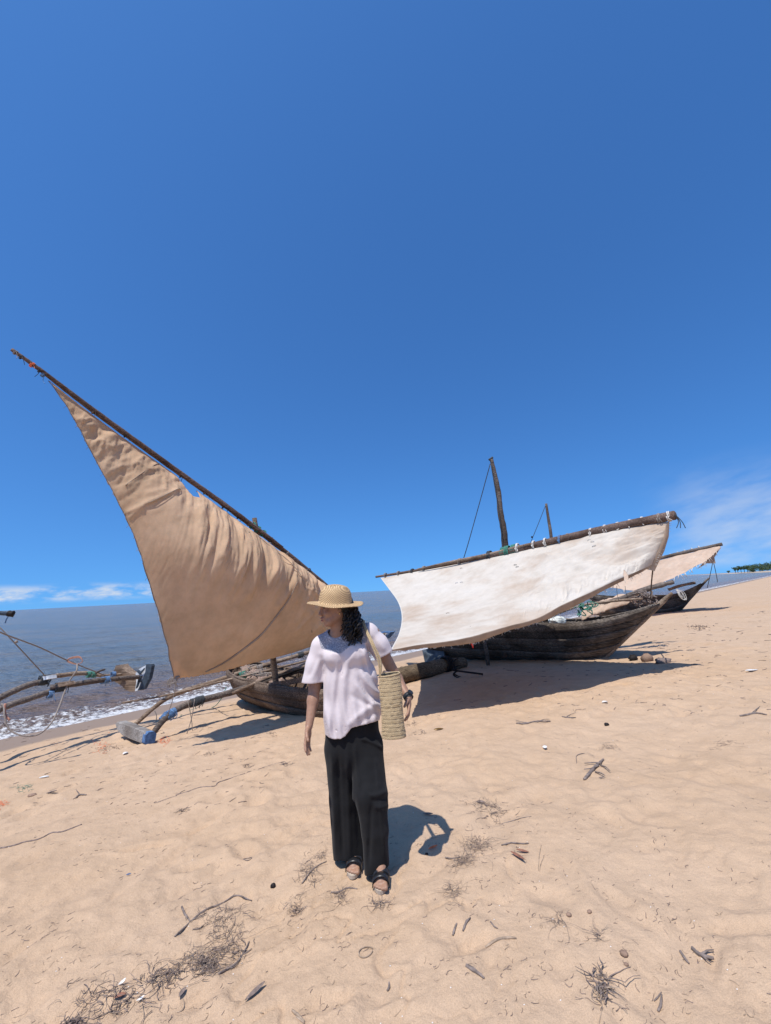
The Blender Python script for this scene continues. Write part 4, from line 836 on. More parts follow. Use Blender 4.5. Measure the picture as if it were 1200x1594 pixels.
# ------------------------------------------------------------------ signed-distance modelling for the figure
class SDF:
    def __init__(s, lo, hi, h):
        s.h = h; s.lo = np.array(lo, float); n = np.ceil((np.array(hi)-s.lo)/h).astype(int)+1; s.n = n
        s.f = np.full(n, 1.0, np.float32)
        s.ax = [s.lo[i]+h*np.arange(n[i]) for i in range(3)]
    def sub(s, lo, hi):
        a = np.clip(np.floor((np.array(lo)-s.lo)/s.h).astype(int), 0, s.n); b = np.clip(np.ceil((np.array(hi)-s.lo)/s.h).astype(int)+1, 0, s.n)
        sl = tuple(slice(a[i], b[i]) for i in range(3)); g = np.meshgrid(*[s.ax[i][sl[i]] for i in range(3)], indexing='ij'); return sl, g
    def put(s, d, sl, k, op):
        f = s.f[sl]
        if op == 'add':
            if k > 0: hh = np.clip(k-np.abs(f-d), 0, None)/k; s.f[sl] = np.minimum(f, d)-hh*hh*k*0.25
            else: s.f[sl] = np.minimum(f, d)
        else:
            if k > 0: hh = np.clip(k-np.abs(f+d), 0, None)/k; s.f[sl] = np.maximum(f, -d)+hh*hh*k*0.25
            else: s.f[sl] = np.maximum(f, -d)
    def cap(s, a, b, ra, rb=None, k=0.02, op='add', sq=None):
        "tapered capsule; sq = (direction, factor) flattens it across that direction"
        rb = ra if rb is None else rb; a = np.array(a, float); b = np.array(b, float); R = max(ra, rb)+k+s.h*2
        sl, (X, Y, Z) = s.sub(np.minimum(a, b)-R, np.maximum(a, b)+R)
        if X.size == 0: return s
        P = [X-a[0], Y-a[1], Z-a[2]]; d = b-a
        if sq is not None:
            w = np.array(sq[0], float); w /= np.linalg.norm(w); kk = 1/sq[1]-1; t_ = P[0]*w[0]+P[1]*w[1]+P[2]*w[2]; P = [P[i]+t_*w[i]*kk for i in range(3)]; d = d+w*(d@w)*kk
        L2 = d@d+1e-12; t = np.clip((P[0]*d[0]+P[1]*d[1]+P[2]*d[2])/L2, 0, 1)
        dd = np.sqrt((P[0]-t*d[0])**2+(P[1]-t*d[1])**2+(P[2]-t*d[2])**2)-(ra+(rb-ra)*t)
        if sq is not None: dd = dd*min(1, sq[1]*1.3)
        s.put(dd.astype(np.float32), sl, k, op); return s
    def ell(s, c, r, k=0.02, op='add', fr=None):
        "ellipsoid with optional frame (rows are axes)"
        c = np.array(c, float); r = np.array(r, float)*np.ones(3); R = r.max()+k+s.h*2; sl, (X, Y, Z) = s.sub(c-R, c+R)
        if X.size == 0: return s
        P = np.stack([X-c[0], Y-c[1], Z-c[2]]);
        if fr is not None: P = np.tensordot(np.array(fr), P, 1)
        q = np.sqrt(((P/r[:, None, None, None])**2).sum(0)); q2 = np.sqrt(((P/(r**2)[:, None, None, None])**2).sum(0))+1e-9
        s.put((q*(q-1)/q2).astype(np.float32), sl, k, op); return s
    def mesh(s):
        f = s.f; n = f.shape; neg = f < 0
        c = np.zeros(tuple(q-1 for q in n), np.int8)
        for dx in (0, 1):
            for dy in (0, 1):
                for dz in (0, 1): c += neg[dx:n[0]-1+dx, dy:n[1]-1+dy, dz:n[2]-1+dz]
        act = (c > 0) & (c < 8); I = np.argwhere(act); idx = -np.ones(act.shape, int); idx[act] = np.arange(len(I))
        cor = np.array([(x, y, z) for x in (0, 1) for y in (0, 1) for z in (0, 1)])
        vals = np.stack([f[I[:, 0]+o[0], I[:, 1]+o[1], I[:, 2]+o[2]] for o in cor], 1)
        acc = np.zeros((len(I), 3)); cnt = np.zeros(len(I))
        for a in range(8):
            for b in range(a+1, 8):
                if np.abs(cor[a]-cor[b]).sum() != 1: continue
                va, vb = vals[:, a], vals[:, b]; m = (va < 0) != (vb < 0); t = np.where(m, va/(va-vb+1e-12), 0)
                acc += np.where(m[:, None], cor[a]+t[:, None]*(cor[b]-cor[a]), 0); cnt += m
        V = s.lo+(I+acc/cnt[:, None])*s.h; F_ = []
        for ax in range(3):
            o1, o2 = [(1, 2), (2, 0), (0, 1)][ax]
            sl0 = [slice(1, -1)]*3; sl0[ax] = slice(0, -1); sl1 = list(sl0); sl1[ax] = slice(1, None)
            a, b = neg[tuple(sl0)], neg[tuple(sl1)]
            for flag, rev in ((a & ~b, False), (~a & b, True)):
                J = np.argwhere(flag); off = np.ones(3, int); off[ax] = 0; J = J+off
                e1 = np.zeros(3, int); e1[o1] = 1; e2 = np.zeros(3, int); e2[o2] = 1
                q = [idx[tuple((J-e1-e2).T)], idx[tuple((J-e2).T)], idx[tuple(J.T)], idx[tuple((J-e1).T)]]
                q = np.stack(q, 1); q = q if not rev else q[:, ::-1]; F_.append(q)
        F_ = np.concatenate(F_); return V, F_[(F_ >= 0).all(1)]
def relax(V, F_, it=2, lam=0.5):
    e = np.concatenate([F_[:, [0, 1]], F_[:, [1, 2]], F_[:, [2, 3]], F_[:, [3, 0]]]); e = np.concatenate([e, e[:, ::-1]])
    cnt = np.bincount(e[:, 0], minlength=len(V))[:, None]
    for _ in range(it):
        s_ = np.stack([np.bincount(e[:, 0], V[e[:, 1], i], minlength=len(V)) for i in range(3)], 1); V = V+lam*(s_/np.maximum(cnt, 1)-V)
    return V
def nrm(v): v = np.array(v, float); return v/np.linalg.norm(v)

# ------------------------------------------------------------------ the woman
def M_skin():
    m, t, b = newmat('brown skin'); n = noise(t, 60, 4); c = ramp(t, n, [(0.3, (0.30, 0.165, 0.105)), (0.7, (0.36, 0.205, 0.135))])
    t.links.new(c, b.inputs['Base Color']); b.inputs['Roughness'].default_value = 0.5; b.inputs['Subsurface Weight'].default_value = 0.08
    b.inputs['Subsurface Radius'].default_value = (0.01, 0.004, 0.002); b.inputs['Specular IOR Level'].default_value = 0.35; bump(t, b, noise(t, 220, 3), 0.08, 0.001); return m
def M_fabric(name, col, var, wv, r=0.9, sheen=0.1):
    m, t, b = newmat(name); n = noise(t, 14, 5); c = np.array(col)
    t.links.new(ramp(t, n, [(0.3, tuple(c*(1-var))), (0.7, tuple(np.minimum(c*(1+var), 1)))]), b.inputs['Base Color']); b.inputs['Roughness'].default_value = r; b.inputs['Specular IOR Level'].default_value = 0.15
    b.inputs['Sheen Weight'].default_value = sheen
    bump(t, b, noise(t, wv, 2), 0.25, 0.001, bump(t, b, noise(t, 18, 4, 0.5), 0.25, 0.008)); return m
MAT['skin'] = M_skin(); MAT['shirt'] = M_fabric('pale pink cotton', (0.645, 0.565, 0.56), 0.05, 700); MAT['trouser'] = M_fabric('black trouser cloth', (0.011, 0.011, 0.012), 0.2, 500, 0.85, 0.06)
MAT['hair'] = plain('black hair', (0.008, 0.007, 0.007), 0.45, 0.3, 90, 0.4, 0.003, spec=0.4); MAT['watch'] = plain('dark rubber', (0.02, 0.024, 0.03), 0.5, 0.1, 30)
MAT['sandal'] = plain('black sandal strap', (0.018, 0.018, 0.02), 0.35, 0.2, 30); MAT['sole'] = plain('pale sandal sole', (0.45, 0.37, 0.29), 0.8, 0.2, 40)
MAT['gold'] = plain('gold', (0.75, 0.55, 0.22), 0.3, 0.05, 10, metal=1.0)
def M_yoke():
    m, t, b = newmat('grey lace yoke'); v = t.nodes.new('ShaderNodeTexVoronoi'); v.inputs['Scale'].default_value = 150; g = t.nodes.new('ShaderNodeNewGeometry'); t.links.new(g.outputs['Position'], v.inputs['Vector'])
    c = ramp(t, v.outputs['Distance'], [(0.2, (0.20, 0.20, 0.235)), (0.62, (0.33, 0.325, 0.36)), (0.8, (0.5, 0.49, 0.52))]); t.links.new(c, b.inputs['Base Color']); b.inputs['Roughness'].default_value = 0.9
    bump(t, b, v.outputs['Distance'], 0.5, 0.003); return m
MAT['yoke'] = M_yoke()
def M_straw(name, ca, cb, sc):
    m, t, b = newmat(name); g = t.nodes.new('ShaderNodeTexCoord'); w1 = t.nodes.new('ShaderNodeTexWave'); w2 = t.nodes.new('ShaderNodeTexWave')
    for w_, r_ in ((w1, 0.75), (w2, -0.75)):
        mp = t.nodes.new('ShaderNodeMapping'); mp.inputs['Rotation'].default_value = (0.2, r_, 0.5 if r_ > 0 else -.5); t.links.new(g.outputs['Object'], mp.inputs[0]); t.links.new(mp.outputs[0], w_.inputs['Vector']); w_.inputs['Scale'].default_value = sc; w_.inputs['Distortion'].default_value = 1.2; w_.inputs['Detail'].default_value = 2
    mul = tmath(t, 'MULTIPLY', w1.outputs['Fac'], w2.outputs['Fac'])
    c = ramp(t, mul, [(0.02, tuple(np.array(ca)*.62)), (0.2, ca), (0.7, cb)]); c = mixc(t, .35, c, mixc(t, 1.0, c, ramp(t, noise(t, 60, 4), [(.35, (.7, .65, .6)), (.65, (1.2, 1.15, 1.1))]), 'MULTIPLY'))
    t.links.new(c, b.inputs['Base Color']); b.inputs['Roughness'].default_value = 0.75; bump(t, b, mul, 0.6, 0.003); return m
MAT['hat'] = M_straw('plaited straw', (0.50, 0.325, 0.16), (0.72, 0.52, 0.29), 36); MAT['basket'] = M_straw('woven palm', (0.52, 0.385, 0.215), (0.62, 0.475, 0.28), 55)

TY = 2.86                                    # distance of the torso
foot_R = W(549, 1362, 2.80); foot_L = W(592, 1384, 2.63)
proot = empty('person', (-0.22, 2.8, gh(-.22, 2.8)), 'woman in straw hat, pale shirt and wide black trousers walking on the sand', 'person')
def Q(px, py, Y=TY): return W(px, py, Y)
HC = Q(521, 948, 2.83)                       # head centre
fw = nrm((-0.90, -0.40, -0.10)); upv = nrm(np.array([-0.03, 0.0, 1.0])-fw*(-0.1*0+np.dot((-0.03, 0, 1.0), fw))); sdv = np.cross(fw, upv)     # face, crown and side (towards the camera) axes
if sdv[1] > 0: sdv = -sdv
def H(a, b, c): return HC+fw*a+sdv*b+upv*c
B = SDF((-0.72, 2.35, -0.08), (0.32, 3.15, 1.80), 0.0042)
fr = np.array([fw, sdv, upv])
# head
B.ell(H(-.022, 0, .032), (.095, .074, .092), .02, fr=fr).ell(H(.022, 0, -.012), (.066, .062, .082), .03, fr=fr)
B.ell(H(.036, 0, -.062), (.045, .044, .040), .03, fr=fr).ell(H(.064, 0, -.084), (.020, .021, .018), .02, fr=fr)       # jaw and chin
B.cap(H(.055, .040, -.070), H(-.015, .056, -.035), .018, .02, .025).cap(H(.055, -.040, -.070), H(-.015, -.056, -.035), .018, .02, .025)
B.cap(H(.082, 0, .030), H(.100, 0, -.012), .008, .011, .012).ell(H(.100, 0, -.020), (.013, .016, .010), .008, fr=fr)  # nose
B.cap(H(.080, .030, .036), H(.084, .008, .034), .009, .009, .012).cap(H(.080, -.030, .036), H(.084, -.008, .034), .009, .009, .012)   # brows
for s_ in (1, -1):
    B.ell(H(.088, .027*s_, .014), (.014, .017, .012), .008, op='cut', fr=fr); B.ell(H(.071, .026*s_, .012), (.014, .015, .013), .003, fr=fr)
    B.ell(H(.062, .042*s_, -.018), (.022, .018, .018), .02, fr=fr)                                                   # cheek
    B.ell(H(.098, .010*s_, -.023), (.008, .007, .006), .005, fr=fr)                                                  # nostril wing
    B.ell(H(-.006, .074*s_, .000), (.018, .008, .030), .006, fr=fr); B.ell(H(.002, .080*s_, .002), (.009, .005, .016), .003, op='cut', fr=fr)
B.cap(H(.086, .020, -.046), H(.094, 0, -.045), .0065, .0085, .006).cap(H(.086, -.020, -.046), H(.094, 0, -.045), .0065, .0085, .006)
B.cap(H(.082, .018, -.058), H(.090, 0, -.059), .007, .009, .006).cap(H(.082, -.018, -.058), H(.090, 0, -.059), .007, .009, .006)
B.cap(H(.104, .024, -.0515), H(.104, -.024, -.0515), .003, .003, .003, op='cut')
# neck, trunk, arms
nb = Q(527, 992, 2.87); B.cap(H(-.025, 0, -.05), nb, .052, .056, .03)
chest = Q(541, 1030, 2.89); belly = Q(547, 1100, 2.90); pel = Q(551, 1150, 2.90)
shR = Q(504, 1004, 2.88); shL = Q(581, 986, 2.90)
B.cap(nb, chest, .055, .095, .04, sq=((0, 1, 0), .75)).cap(shR, shL, .036, .036, .05).cap(chest, belly, .13, .115, .05, sq=((0, 1, 0), .7)).cap(belly, pel, .12, .14, .05, sq=((0, 1, 0), .75))
elR = Q(490, 1068, 2.90); wrR = Q(481, 1130, 2.80)
B.cap(shR, elR, .040, .038, .03).cap(elR, Q(487, 1090, 2.87), .038, .036, .02).cap(Q(487, 1090, 2.87), wrR, .036, .0235, .02)
elL = Q(618, 1058, 2.96); wrL = Q(636, 1086, 2.86)
B.cap(shL, elL, .040, .038, .03).cap(elL, wrL, .037, .0235, .02)
def hand(wr, kn, nrm_, side_, curl, thumb_dir, L_=.082):
    "palm from wrist to knuckles, four unequal bent fingers and a thumb leaving the side of the palm"
    d = kn-wr; d = nrm(d); nrm_ = nrm(nrm_-d*np.dot(nrm_, d)); side_ = np.cross(d, nrm_)*(1 if side_ > 0 else -1)
    B.cap(wr, wr*.45+kn*.55, .021, .026, .012, sq=(nrm_, .62)); B.cap(wr*.5+kn*.5+side_*.012, kn+side_*.016, .020, .016, .012, sq=(nrm_, .65)); B.cap(wr*.5+kn*.5-side_*.012, kn-side_*.016, .020, .015, .012, sq=(nrm_, .65))
    for i, (o, l, c) in enumerate(((.027, .92, .8), (.0095, 1.03, 1.0), (-.0085, .97, 1.15), (-.026, .78, 1.3))):
        p = kn+side_*o-d*(.006 if i in (0, 3) else 0); th = 0.15*curl*c; q = nrm(d*math.cos(th)+nrm_*math.sin(th)+side_*o*2.0)
        seg = L_*l*np.array([.46, .31, .23]); r_ = .0092 if i < 3 else .0080
        for j, s_ in enumerate(seg):
            e = p+q*s_; B.cap(p, e, r_-(.0006*j), r_-.0006*(j+1), .0035); p = e; th += curl*c*(.5 if j == 0 else .4); q = nrm(d*math.cos(th)+nrm_*math.sin(th)+side_*o*1.2)
    t0 = wr+d*.022+side_*.018; t1 = t0+nrm(d*.75+side_*.65+nrm_*.25)*.038; t2 = t1+nrm(d*.9+side_*.25+nrm_*.35)*.028; t3 = t2+nrm(d+nrm_*.5)*.022
    B.cap(t0, t1, .0135, .0115, .008).cap(t1, t2, .0112, .010, .004).cap(t2, t3, .010, .0085, .004)
hand(wrR, Q(478.5, 1152, 2.76), np.array([.65, -.2, 0]), 1, .42, None)
hand(wrL, Q(636.5, 1104, 2.80), np.array([-1., -.15, -.1]), -1, .62, None, .078)
# feet and ankles
hipR = Q(527, 1160, 2.90); hipL = Q(574, 1156, 2.90)
kneeR = Q(533, 1250, 2.90); kneeL = Q(578, 1246, 2.81)
gR = gh(foot_R[0], foot_R[1]); gL = gh(foot_L[0], foot_L[1])
anR = np.array([foot_R[0]+.005, 2.95, gR+.085]); anL = np.array([foot_L[0]+.005, 2.80, gL+.085])
for hip, kn_, an in ((hipR, kneeR, anR), (hipL, kneeL, anL)): B.cap(hip, kn_, .060, .040, .03).cap(kn_, an, .038, .030, .02)
def foot(an, toe, g_):
    d = nrm((toe-an)*np.array([1, 1, 0])); s_ = np.array([d[1], -d[0], 0])
    B.cap(np.array([*(an-d*.02)[:2], g_+.045]), np.array([*(toe-d*.06)[:2], g_+.034]), .034, .034, .02, sq=((0, 0, 1), .75)); B.cap(an, np.array([*(toe-d*.09)[:2], g_+.048]), .032, .026, .02)
    for i, (o, l) in enumerate(((-.030, .0), (-.011, .004), (.006, -.004), (.021, -.013), (.034, -.024))):
        p0 = np.array([*(toe-d*.055+s_*o*.85)[:2], g_+.034]); p1 = np.array([*(toe+d*(l-.008)+s_*o)[:2], g_+.026]); B.cap(p0, p1, .0125 if i == 0 else .009, .0125 if i == 0 else .0085, .006)
    return d, s_
toeR = np.array([foot_R[0], foot_R[1]-.01, gR]); toeL = np.array([foot_L[0], foot_L[1]-.01, gL])
dR, sR = foot(anR, toeR, gR); dL, sL = foot(anL, toeL, gL)
V, Fc = B.mesh(); V = relax(V, Fc, 1, .4)
body = mk('body', V, Fc, MAT['skin'], proot)
# eyes, lips colour, earring
def ball(name, c, r, mat, par): return MB().blob(c, r, 0, 0, 8).build(name, mat, par)
MAT['eye'] = plain('eye', (0.02, 0.012, 0.01), .15, .1, 5, 0, spec=.6); MAT['lip'] = plain('lips', (0.27, 0.10, 0.085), .45, .1, 60, .05)
for s_ in (1, -1):
    ball('eye', H(.074, .026*s_, .0125), .0105, MAT['eye'], proot)
    MB().tube([H(.083, .012*s_, .0215), H(.085, .024*s_, .0235), H(.078, .039*s_, .0185)], .0022, 5, n=8).build('eyelash', MAT['hair'], proot)
    MB().tube([H(.090, .010*s_, .040), H(.089, .026*s_, .045), H(.078, .043*s_, .040)], [.003, .0035, .0015], 5, n=10).build('eyebrow', MAT['hair'], proot)
MB().tube([H(.088, .0215, -.0465), H(.099, .006, -.0445), H(.0995, 0, -.046), H(.099, -.006, -.0445), H(.088, -.0215, -.0465)], [.002, .0045, .0045, .0045, .002], 6, n=14).build('lips', MAT['lip'], proot)
MB().tube([H(.085, .020, -.055), H(.0965, .006, -.059), H(.0965, -.006, -.059), H(.085, -.020, -.055)], [.002, .0052, .0052, .002], 6, n=12).build('lips', MAT['lip'], proot)
ball('earring', H(-.004, .085, -.030), .0055, MAT['gold'], proot)
# ---- shirt: loose tunic shell with sleeves
Sh = SDF((-0.66, 2.60, 0.58), (0.20, 3.15, 1.56), 0.0044)
def shirt_solid(S_, g_=0.0):
    sq = ((0, 1, 0), .66)
    S_.cap(Q(525, 992, 2.88), Q(536, 1010, 2.88), .075+g_, .115+g_, .04, sq=sq)
    S_.cap(Q(504, 1000, 2.88), Q(573, 982, 2.90), .054+g_, .056+g_, .05)
    S_.cap(Q(537, 1020, 2.88), Q(545, 1060, 2.88), .155+g_, .165+g_, .05, sq=((0, 1, 0), .68))
    S_.cap(Q(545, 1060, 2.88), Q(549, 1106, 2.88), .165+g_, .180+g_, .05, sq=((0, 1, 0), .68)); S_.cap(Q(549, 1106, 2.88), Q(551, 1160, 2.88), .185+g_, .19+g_, .04, sq=((0, 1, 0), .66))
    S_.ell(Q(520, 1022, 2.79), (.062+g_, .05+g_, .058+g_), .06).ell(Q(557, 1018, 2.80), (.062+g_, .05+g_, .058+g_), .06)     # bust
    for (a, m_, e, r0, r1, r2) in ((Q(500, 1006, 2.88), Q(493, 1034, 2.885), Q(487, 1070, 2.885), .062, .066, .074), (Q(578, 990, 2.90), Q(588, 1002, 2.91), Q(603, 1030, 2.925), .060, .064, .066)):
        S_.cap(a, m_, r0+g_, r1+g_, .035); S_.cap(m_, e, r1+g_, r2+g_, .03)
shirt_solid(Sh)
inner = SDF((-0.66, 2.60, 0.58), (0.20, 3.15, 1.56), 0.0044); shirt_solid(inner, -.0125)
sl_all, (X, Y, Z) = Sh.sub(Sh.lo, Sh.lo+Sh.n*Sh.h)
PXs = CX+FOC*((X-CAM[0])*_r[0]+(Y-CAM[1])*_r[1]+(Z-CAM[2])*_r[2])/((X-CAM[0])*_f[0]+(Y-CAM[1])*_f[1]+(Z-CAM[2])*_f[2])
u_ = (X+.2)*1.0; xz = X-(-.22)-0.05*(Z-1.2)
# drape: folds fan from the bust and shoulders to the hem, one deep swag pulls towards the bag at her hip
PYs = CY-FOC*((X-CAM[0])*_u[0]+(Y-CAM[1])*_u[1]+(Z-CAM[2])*_u[2])/((X-CAM[0])*_f[0]+(Y-CAM[1])*_f[1]+(Z-CAM[2])*_f[2])
def fold(x0, y0, x1, y1, w_, am, bow=0.0):
    "ridge (or valley) between two points of the shirt front, width in photo pixels, height in metres"
    dx, dy = x1-x0, y1-y0; Ls = math.hypot(dx, dy); t = ((PXs-x0)*dx+(PYs-y0)*dy)/Ls/Ls; dd = ((PXs-x0)*dy-(PYs-y0)*dx)/Ls-bow*4*t*(1-t)
    return am*np.exp(-(dd/w_)**2)*sstep(t, -.08, .15)*(1-sstep(t, .8, 1.08))
front = sstep(2.90-Y, -.02, .05)
wr = 0.009*fbm(X*6+Z*3, Z*2.6+Y*4, 2, 101)*2
wr += 0.008*sstep(PYs, 1060, 1130)*np.sin((PXs-.12*PYs)*.42+1.5*np.sin(PYs*.03))
for q_ in ((527, 1030, 512, 1148, 3.2, .020, -3), (533, 1030, 522, 1146, 3.0, -.016, -3), (541, 1020, 530, 1140, 3.4, .018, -2), (547, 1030, 540, 1120, 3.0, -.012, 0), (512, 1040, 503, 1120, 3, .014, 2), (506, 1040, 501, 1100, 2.4, -.014, 0),
           (560, 1012, 566, 1052, 2.6, -.014, 4), (563, 1040, 596, 1082, 3.0, .022, -7), (558, 1052, 597, 1094, 2.8, -.018, -7), (552, 1062, 597, 1106, 3.0, .020, -5), (546, 1080, 594, 1102, 2.6, -.014, -4), (540, 1132, 594, 1092, 3.2, .018, 4), (548, 1138, 596, 1104, 2.8, -.014, 3),
           (565, 1010, 590, 1064, 2.5, .016, -4), (571, 1000, 578, 1050, 2.6, -.018, 2), (556, 1000, 534, 1060, 3.2, .010, 0), (500, 1012, 486, 1060, 2.6, .010, 0), (497, 1020, 480, 1056, 2.4, -.008, 0), (502, 1030, 497, 1066, 2.2, -.012, 0),
           (582, 985, 600, 1015, 2.4, .009, 0), (578, 990, 590, 1020, 2.2, -.010, 0), (536, 1010, 552, 1004, 2.2, .010, 0), (554, 1002, 568, 999, 1.8, .010, 1), (515, 1017, 530, 1019, 2.2, .008, 0)):
    wr += front*fold(*q_[:4], q_[4]*1.45, q_[5]*(.5 if q_[0] < 555 else .62), q_[6])
wr *= sstep(PYs, 985, 1005)
Sh.f -= wr.astype(np.float32); inner.f -= wr.astype(np.float32)
Sh.f = np.maximum(Sh.f, -inner.f)
# cut hem (curved, lower on her right), neckline and sleeve ends
hem_py = np.interp(PXs, [480, 500, 504, 512, 520, 530, 538, 543, 548, 570, 598, 610], [1128, 1134, 1142, 1149, 1151, 1151, 1146, 1139, 1133, 1128, 1119, 1116])
tb_ = (PXs > 499-(PYs-1068)*.02) & (PXs < 604) & (PYs > 1040)
Sh.f = np.where(tb_, np.maximum(Sh.f, ((PYs-hem_py)*.0042).astype(np.float32)), Sh.f); Sh.f = np.where((PYs > 1085) & ~tb_, 1.0, Sh.f).astype(np.float32)
def cut_plane(S_, P, n_, region):
    n_ = nrm(n_); d = (X-P[0])*n_[0]+(Y-P[1])*n_[1]+(Z-P[2])*n_[2]; S_.f = np.where(region, np.maximum(S_.f, d.astype(np.float32)), S_.f)
eR = Q(487, 1061, 2.885); cut_plane(Sh, eR, Q(487, 1075, 2.885)-Q(494, 1030, 2.885)+np.array([.035, 0, 0]), (PXs < 503) & (PYs > 1040) & (X < -.30))
eL = Q(598, 1018, 2.92); cut_plane(Sh, eL, Q(604, 1030, 2.925)-Q(587, 1000, 2.91)+np.array([-.005, 0, -.02]), (PXs > 586) & (PYs < 1045))
Sh.ell(Q(519, 972, 2.80), (.064, .085, .064), .006, op='cut'); Sh.cap(Q(525, 988, 2.87), H(0, 0, -.02), .056, .07, .006, op='cut')
V, Fc = Sh.mesh(); V = relax(V, Fc, 5, .5)
# keep the largest sheet only
cen = V[Fc].mean(1); px_, py_ = proj_np(cen)
yk = np.interp(px_, [480, 494, 500, 512, 522, 530, 536, 545, 556, 566, 571, 574.5], [960, 985, 1009.5, 1013, 1016, 1017.5, 1013, 1005, 1002, 1001, 1000, 960])
idx = ((py_ < yk) & (cen[:, 1] < 3.4) & (px_ > 496-(1012-py_)*.02) & (px_ < 574)).astype(int)
shirt = mk('shirt', V, Fc, [MAT['shirt'], MAT['yoke']], proot, idx=idx, label='pale pink loose shirt with a grey lace yoke')
# neckline binding
# ---- trousers
Tr = SDF((-0.52, 2.35, -0.02), (0.16, 3.2, 1.12), 0.0044)
sq = ((0, 1, 0), .8)
def trs(S_, g_):
    S_.cap(Q(549, 1130, 2.90), Q(550, 1160, 2.90), .172+g_, .178+g_, .03, sq=((0, 1, 0), .66))
    S_.cap(Q(531, 1168, 2.90), Q(537, 1245, 2.92), .100+g_, .092+g_, .03, sq=sq); S_.cap(Q(537, 1245, 2.92), Q(545, 1362, 2.95), .093+g_, .100+g_, .02, sq=((0, 1, 0), .85))
    S_.cap(Q(572, 1162, 2.89), Q(576, 1240, 2.79), .104+g_, .108+g_, .03, sq=sq); S_.cap(Q(577, 1240, 2.79), Q(584, 1292, 2.78), .106+g_, .084+g_, .02, sq=sq); S_.cap(Q(584, 1292, 2.78), Q(588, 1375, 2.79), .084+g_, .072+g_, .02, sq=sq)
trs(Tr, 0); ti = SDF((-0.52, 2.35, -0.02), (0.16, 3.2, 1.12), 0.0044); trs(ti, -.0135)
_, (X, Y, Z) = Tr.sub(Tr.lo, Tr.lo+Tr.n*Tr.h)
PXs = CX+FOC*((X-CAM[0])*_r[0]+(Y-CAM[1])*_r[1]+(Z-CAM[2])*_r[2])/((X-CAM[0])*_f[0]+(Y-CAM[1])*_f[1]+(Z-CAM[2])*_f[2])
PYs = CY-FOC*((X-CAM[0])*_u[0]+(Y-CAM[1])*_u[1]+(Z-CAM[2])*_u[2])/((X-CAM[0])*_f[0]+(Y-CAM[1])*_f[1]+(Z-CAM[2])*_f[2])
front = sstep(2.93-Y, -.02, .06)
wr = 0.006*fbm(X*9+Y*4, Z*3.2, 3, 111)*2
for q_ in ((560, 1150, 596, 1165, 3, .010, 2), (552, 1160, 560, 1230, 3.4, .012, 0), (574, 1238, 602, 1230, 4, .009, -3), (577, 1246, 604, 1240, 3.4, -.008, -3), (582, 1256, 606, 1254, 4, .009, -2), (592, 1250, 600, 1340, 3.5, .012, 0), (578, 1250, 574, 1350, 3.5, -.012, 0), (585, 1180, 590, 1230, 3, .008, 0),
           (516, 1165, 522, 1330, 4, .012, 0), (526, 1170, 534, 1340, 3.5, -.012, 0), (540, 1170, 545, 1340, 4, .012, 0), (552, 1240, 560, 1330, 3, -.010, 0)): wr += front*fold(*q_)
Tr.f -= wr.astype(np.float32); ti.f -= wr.astype(np.float32); Tr.f = np.maximum(Tr.f, -ti.f)
gz_ = np.where(X < -.165, gR+.035+.02*np.sin(X*30), gL+.045+.012*np.sin(X*40)+ .02*(X > -.06))
Tr.f = np.maximum(Tr.f, np.maximum((gz_-Z), Z-1.06).astype(np.float32))
V, Fc = Tr.mesh(); V = relax(V, Fc, 1, .5); mk('trousers', V, Fc, MAT['trouser'], proot)
# ---- sandals
for (toe, an, d, s_, g_) in ((toeR, anR, dR, sR, gR), (toeL, anL, dL, sL, gL)):
    n = 22; out = []
    for k in range(n):
        t = 2*math.pi*k/n; a = math.cos(t); w_ = math.sin(t); Lx = .104; wd = .046 if a > -.2 else .036
        out.append(np.array([*((toe+an)[:2]/2+d[:2]*(a*Lx-.010)+s_[:2]*w_*wd), 0]))
    V = [p+np.array([0, 0, g_+z]) for z in (.002, .020) for p in out]
    Fc = [tuple(range(n))[::-1], tuple(range(n, 2*n))]+[(i, (i+1) % n, n+(i+1) % n, n+i) for i in range(n)]
    so_ = mk('sandal', V, Fc, MAT['sole'], proot, smooth=False)
    for (off, wd_) in ((.052, .05), (.100, .05)):
        c = toe-d*off; pts = [np.array([*(c+s_*x)[:2], g_+z]) for x, z in ((-.045, .014), (-.040, .050-(.1-off)*.1), (-.015, .066), (.015, .064), (.038, .046), (.043, .014))]
        P = crom(pts, 16); V = [p+d*e for p in P for e in (-wd_*.42, wd_*.42)]; mk('strap', V, [(2*i, 2*i+1, 2*i+3, 2*i+2) for i in range(15)], MAT['sandal'], so_).modifiers.new('t', 'SOLIDIFY').thickness = .005
# ---- hair: dark cap, headband sweep and hanging curls
Hs = SDF(HC-.28, HC+.24, 0.0045)
Hs.ell(H(-.030, 0, .025), (.096, .086, .088), .02, fr=fr); Hs.ell(H(-.075, .020, -.030), (.052, .068, .090), .03, fr=fr)
Hs.ell(H(.095, 0, -.035), (.095, .13, .092), .004, op='cut', fr=fr)
Hs.ell(H(.045, .060, -.035), (.060, .05, .072), .004, op='cut', fr=fr)
Hs.cap(H(.074, .040, .062), H(.020, .074, .048), .013, .017, .012).cap(H(.020, .074, .048), H(-.045, .080, .015), .017, .026, .015).cap(H(.074, -.040, .062), H(.020, -.072, .048), .013, .017, .012)
V, Fc = Hs.mesh(); nn_ = .005*np.stack([vnoise(V[:, 1]*140, V[:, 2]*140, 1), vnoise(V[:, 0]*140, V[:, 2]*140, 2), vnoise(V[:, 0]*140, V[:, 1]*140, 3)], 1)*2
hair = mk('hair', V+nn_, Fc, MAT['hair'], proot)
mb = MB(); rs = np.random.RandomState(12)
